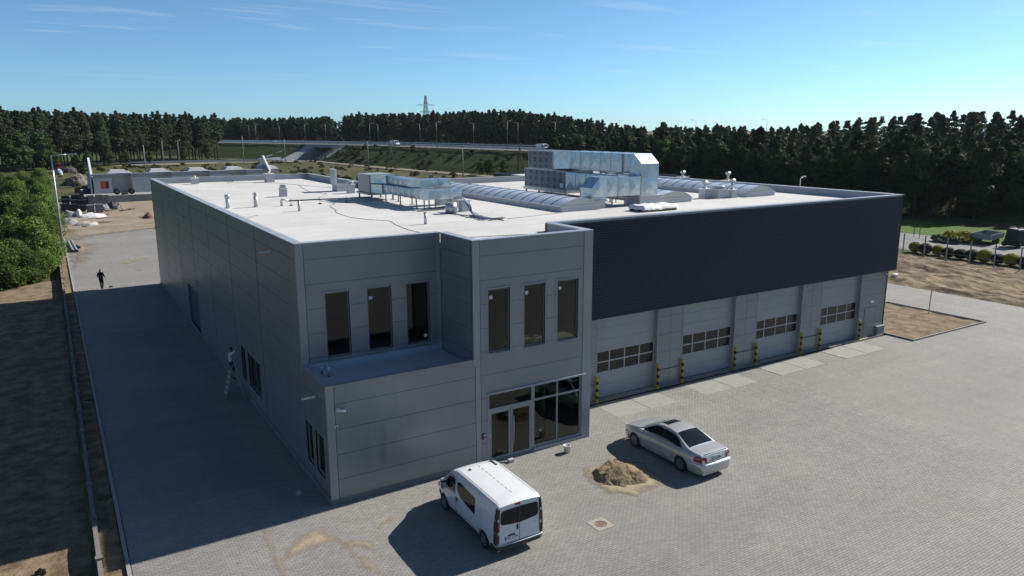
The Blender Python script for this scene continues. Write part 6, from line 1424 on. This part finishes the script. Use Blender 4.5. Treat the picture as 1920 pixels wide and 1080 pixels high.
P_fill = [pine_proto(120+i, 22, .22, 4.4, 34, .40, m_pine, 26) for i in range(3)]
P_edge = [pine_proto(150+i, 22, [.34, .40, .30][i], [3.9, 3.6, 3.8][i], 120, .22, m_pine, 40) for i in range(3)]
P_young = [pine_proto(200+i, 11, [.22, .30, .18, .26, .36][i], [3.0, 2.8, 3.2, 2.9, 2.6][i], 160, .15, m_young, 36, .5) for i in range(5)]
P_broad = [broad_proto(300+i, 9, 3.2, .18, 150, .16, m_leaf, 34) for i in range(3)]
P_bush = [broad_proto(400+i, [3.6, 4.2, 3.0, 3.8][i], 2.5, .0, 270, .078, m_bush, 40, zsq=.95) for i in range(4)]
m_scrub = leafmat('scrub_leaves', (.030, .050, .014), (.075, .095, .030), .35, .3, .25)
P_low = [broad_proto(450+i, 1.4, 1.5, .0, 80, .11, m_scrub, 16) for i in range(3)]
def HS(px): return .90 if px < 650 else .95-.32*sstep(930, 1230, px)+.13*sstep(1420, 1750, px)
cnt = 0; FILL = []; import itertools
def along(path, d, step, jit):
    pts = dens(offs(dens(path, 10), d), step); return [(x+rt.uniform(-jit, jit), y+rt.uniform(-jit, jit)) for x, y in pts]
def pxof(x, y):
    dx, dy = x-cx_, y-cy_; fw = dx*math.sin(YAW)+dy*math.cos(YAW); rt_ = dx*math.cos(YAW)-dy*math.sin(YAW); return 960+1400*rt_/fw if fw > 5 else -9999
# wood left of the bridge
Ledge = [(-75, 225), (-48, 246), (-22, 270), (4, 296), (34, 324), (62, 341)]
for d, step in ((3, 3.6), (8, 4.0), (14, 4.6)):
    for x, y in along(Ledge, d, step, 1.6):
        if -80 < pxof(x, y) < 440: plant('pine_tree', 'tall dark pine in the wood on the left behind the local road', 'tree', 'pines of the left wood', P_edge if d < 10 else P_old, x, y, .92, jit=.06)
for x, y in along(Ledge, -2, 7, 2):
    if 90 < pxof(x, y) < 430 and rt.random() < .75: plant('broadleaf_tree', 'small bright leafy tree at the foot of the left wood', 'tree', 'leafy trees along the left wood', P_broad, x, y, rt.uniform(.55, .95))
for x, y in along(Ledge, -4, 5, 2):
    if -60 < pxof(x, y) < 100: plant('broadleaf_tree', 'large leafy tree at the far left edge of the wood', 'tree', 'leafy trees at the far left', P_broad, x, y, rt.uniform(1.1, 1.5))
# wood behind the expressway
for d, step, keep in ((42, 2.9, 1), (48, 3.3, 1)):
    for x, y in along(NE[:7], d, step, 1.8):
        px = pxof(x, y)
        if 425 < px < 1045:
            if 634 < px < 652: 
                if d == 48: FILL.append((x, y, .80))
                if d == 42: plant('broadleaf_tree', 'light green leafy tree in the gap of the wood behind the bridge', 'tree', 'leafy trees in the gap', P_broad, x, y, 1.1)
                continue
            plant('pine_tree', 'tall bare-stemmed pine in the wood behind the expressway', 'tree', 'pines behind the expressway', P_old, x, y, HS(px), jit=.045)
# older wood at the right, beyond the expressway
for d, step in ((42, 3.9), (49, 4.2), (62, 4)):
    for x, y in along(NE[5:], d, step, 2.0):
        px = pxof(x, y)
        if 1040 < px < 1990:
            hsc = HS(px)
            if d < 60: plant('pine_tree', 'pine in the older wood on the right skyline', 'tree', 'pines on the right skyline', P_old, x, y, hsc, jit=.05)
            elif False: pass
for d in (44, 52, 60, 70):
    for x, y in along(NE, d, 4.6, 2.0):
        px = pxof(x, y)
        if (420 < px < 1045 and d > 50 and not (628 < px < 656)) or 1045 <= px < 2000: FILL.append((x, y, HS(px)*(.97+.01*(d-44)/6)*rt.uniform(.95, 1.04)))
        elif 620 < px < 660 and d > 58: FILL.append((x, y, rt.uniform(.5, .62)))
for d in (20, 27): 
    for x, y in along(Ledge, d, 4, 2): FILL.append((x, y, .92))
LEFTF = []
for d in (0, 9):      # left wood continued out of view, added to darken the side wall and alley
    for x, y in along([(-62, -60), (-56, 40), (-60, 130), (-75, 222)], d, 6.0, 2): LEFTF.append((x, y, .85))
# young plantation right of the hall
Yedge = [(126, -8), (117, 27), (104.5, 40), (104.5, 100), (105.5, 158)]
def yrow(d, step): return along(Yedge, -d, step, .9)
for d, step in ((1, 2.5), (4.5, 2.7), (8.5, 2.9)):
    for x, y in yrow(d, step):
        px = pxof(x, y)
        if 1030 < px < 1990:
            if rt.random() < .10: plant('broadleaf_tree', 'pale leafy tree among the young pines right of the hall', 'tree', 'leafy trees in the plantation', P_broad, x, y, rt.uniform(.9, 1.35))
            else: plant('young_pine_tree', 'young pine in the dense plantation right of the hall', 'tree', 'young pines right of the hall', P_young, x, y, rt.uniform(.82, 1.12)+(.10 if d > 8 else 0))
for x, y in ((105, 172), (103.5, 168), (101.5, 170), (107, 166)): plant('broadleaf_tree', 'round leafy tree in the meadow left of the large roof unit', 'tree', 'leafy trees left of the roof unit', P_broad, x, y, rt.uniform(.42, .6))
for i, (x, y, sc) in enumerate(((1.2, 221, .5), (.7, 263, .62), (-5.5, 268, .7), (4.5, 270, .6))): plant('broadleaf_tree', ['small dark tree on the grass behind the block houses', 'slim tree right of the red tractor', 'tree standing behind the red tractor', 'rightmost slim tree beyond the rubble heap'][i], 'tree', None, P_broad, x, y, sc)
# thicket along the left boundary
tb = 0
THK = ['green leafy bush in the near end of the left thicket by the bare sand', 'green leafy bush in the middle of the left thicket level with the yard', 'green leafy bush in the far end of the left thicket toward the tractor']; THG = ['bushes of the near thicket', 'bushes of the middle thicket', 'bushes of the far thicket']
for k in range(400):
    y = 54+rt.random()**1.35*150; x = -8.9-rt.random()**1.4*(26+.28*(y-54))
    if y < 60 and x > -10: continue
    if tb >= 120: break
    tb += 1; zn = 0 if y < 75 else 1 if y < 120 else 2
    plant('bush', THK[zn], 'bush', THG[zn], P_bush, x, y, rt.uniform(.6, 1.25) if y > 62 else rt.uniform(.55, .95), -.4 if y < 110 else -.1)
for x, y in [(-10.5, 57.5), (-12.5, 55.5), (-15, 57), (-18, 55), (-11.5, 62), (-13.5, 60), (-16.5, 60), (-9.6, 66), (-9.3, 75), (-9.1, 84), (-9.0, 93), (-8.8, 102), (-8.8, 113), (-20, 58), (-11, 71), (-12, 80)]:
    zn = 0 if y < 75 else 1; plant('bush', THK[zn], 'bush', THG[zn], P_bush, x, y, rt.uniform(.8, 1.2), -.4)
# low scrub in the meadow
for k in range(230):
    x, y = rt.uniform(-5, 100), rt.uniform(165, 298)
    plant('scrub', 'low green scrub clump in the meadow behind the hall', 'shrub', 'scrub in the meadow', P_low, x, y, rt.uniform(.35, 1.0), .0, stretch=.75)
for k in range(60):
    t = rt.random(); i = rt.randrange(3, 6); a, b = NE[i], NE[i+1]; q = Vector(a)+(Vector(b)-Vector(a))*t; f = rt.uniform(.05, .95); dd = (Vector(b)-Vector(a)).normalized()
    plant('scrub', 'low dark scrub clump on the expressway bank', 'shrub', 'scrub on the bank', P_low, q.x+dd.y*14*f, q.y-dd.x*14*f, rt.uniform(.5, .9), ZD*(1-f)-.1)
# clipped hedge balls and the flower bed
hp = [(74.1, 21.7, 1), (73.8, 20.4, 0), (74.2, 19.2, 1), (73.6, 17.8, 0), (73.8, 16.6, 0), (73.8, 15.4, 0), (73.8, 14.2, 1), (74.0, 13.0, 0), (74.2, 11.8, 1), (74.2, 10.6, 0), (74.2, 9.4, 1)]
ordn = ['first', 'second', 'third', 'fourth', 'fifth', 'sixth', 'seventh', 'eighth', 'ninth', 'tenth', 'eleventh']
def ball(seed, r, h, n, size, m):
    rg = np.random.default_rng(seed); V, F = leaves(rg, [(0, 0, h*.5, r, r, h*.52)], n, size, .35, .84); V2, F2 = leaves(rg, [(0, 0, h*.5, r*.86, r*.86, h*.45)], n//2, size*1.6, .2, .9)
    V = np.concatenate([V, V2]); return mesh_np('ball', V, np.arange(len(V)).reshape(-1, 4), m), trunk_mesh('stems', [([(0, 0, -.1), (0, 0, h*.5)], [.05, .03])], m_twig)
B_y = [ball(500, .72, 1.15, 1500, .055, m_ylw)]; B_g = [ball(510, .68, 1.05, 1700, .05, m_grn)]
for i, (x, y, c) in enumerate(hp): plant('hedge_shrub', f'{"yellow" if c else "dark green"} clipped shrub, {ordn[i]} from the hall in the hedge row', 'shrub', 'clipped shrubs behind the fence', B_y if c else B_g, x, y, 1.0, 0, pn=('foliage', 'stems'))
B_yb = [broad_proto(520, 1.1, 1.9, .0, 130, .09, m_ylw, 34, zsq=.5)]; B_bb = [broad_proto(530, .7, 1.3, .0, 100, .08, m_blu, 20, zsq=.5)]
for i, (x, y) in enumerate(((85.9, 24.2), (86.3, 22.7))): plant('flowering_shrub', ['spreading yellow shrub, left half of the shrub bed', 'spreading yellow shrub nearest the grey trailer'][i], 'shrub', None, B_yb, x, y, 1.0, 0, pn=('foliage', 'stems'))
for i, (x, y) in enumerate(((84.3, 24.6), (84.2, 23.1))): plant('ground_shrub', ['low bluish shrub at the left end of the yellow bed', 'low bluish shrub in front of the yellow bed'][i], 'shrub', None, B_bb, x, y, 1.0, 0, pn=('foliage', 'stems'))
# weeds in the bare sand at the left
for i, (x, y) in enumerate(((-9.2, 1.2), (-8.6, .3))): plant('weed', ['green weed tuft in the sunlit sand at the lower left', 'small weed near the boundary wall at the lower left'][i], 'plant', None, P_low, x, y, .13-.03*i, -.38)
for d in (12, 17, 23, 30):
    for x, y in along(Yedge, -d, 4.0, 1.4):
        if 1030 < pxof(x, y) < 1990: FILL.append((x, y, rt.uniform(.46, .60)))
# the depth of the woods, which reads as one mass
VV, FF = [], []; nb_ = 0
FILL.sort(key=lambda q: (q[0]-cx_)**2+(q[1]-cy_)**2)
for (x, y, sc) in LEFTF+FILL:
    me = P_fill[rt.randrange(3)]
    if len(VV) > 900: break
    for m2 in me[:1]:
        n = len(m2.vertices); co = np.empty(n*3); m2.vertices.foreach_get('co', co); co = co.reshape(-1, 3)*sc; a = rt.random()*6.28; c, s_ = math.cos(a), math.sin(a)
        q = np.stack([co[:, 0]*c-co[:, 1]*s_+x, co[:, 0]*s_+co[:, 1]*c+y, co[:, 2]], 1); VV.append(q)
V_ = np.concatenate(VV); fo = bpy.data.objects.new('forest', mesh_np('forest', V_, np.arange(len(V_)).reshape(-1, 4), m_pine)); COL.objects.link(fo); tag(fo, 'dark depth of the pine woods behind the front trees', 'forest', kind='stuff')
# ================================================================ thin summer haze
s = MB(); s.box(-3100, -3100, -2.0, 3100, 3100, 36.0)
hm_ = bpy.data.materials.new('haze_air'); hm_.use_nodes = True; N, L = hm_.node_tree.nodes, hm_.node_tree.links; N.remove(N['Principled BSDF'])
pv = N.new('ShaderNodeVolumePrincipled'); pv.inputs['Color'].default_value = (.80, .88, 1.0, 1); pv.inputs['Density'].default_value = 0.00004; pv.inputs['Anisotropy'].default_value = 0.3
L.new(pv.outputs[0], N['Material Output'].inputs['Volume'])
hz_o = s.build('haze', hm_); tag(hz_o, 'thin pale summer haze over the whole place', 'haze', kind='stuff')
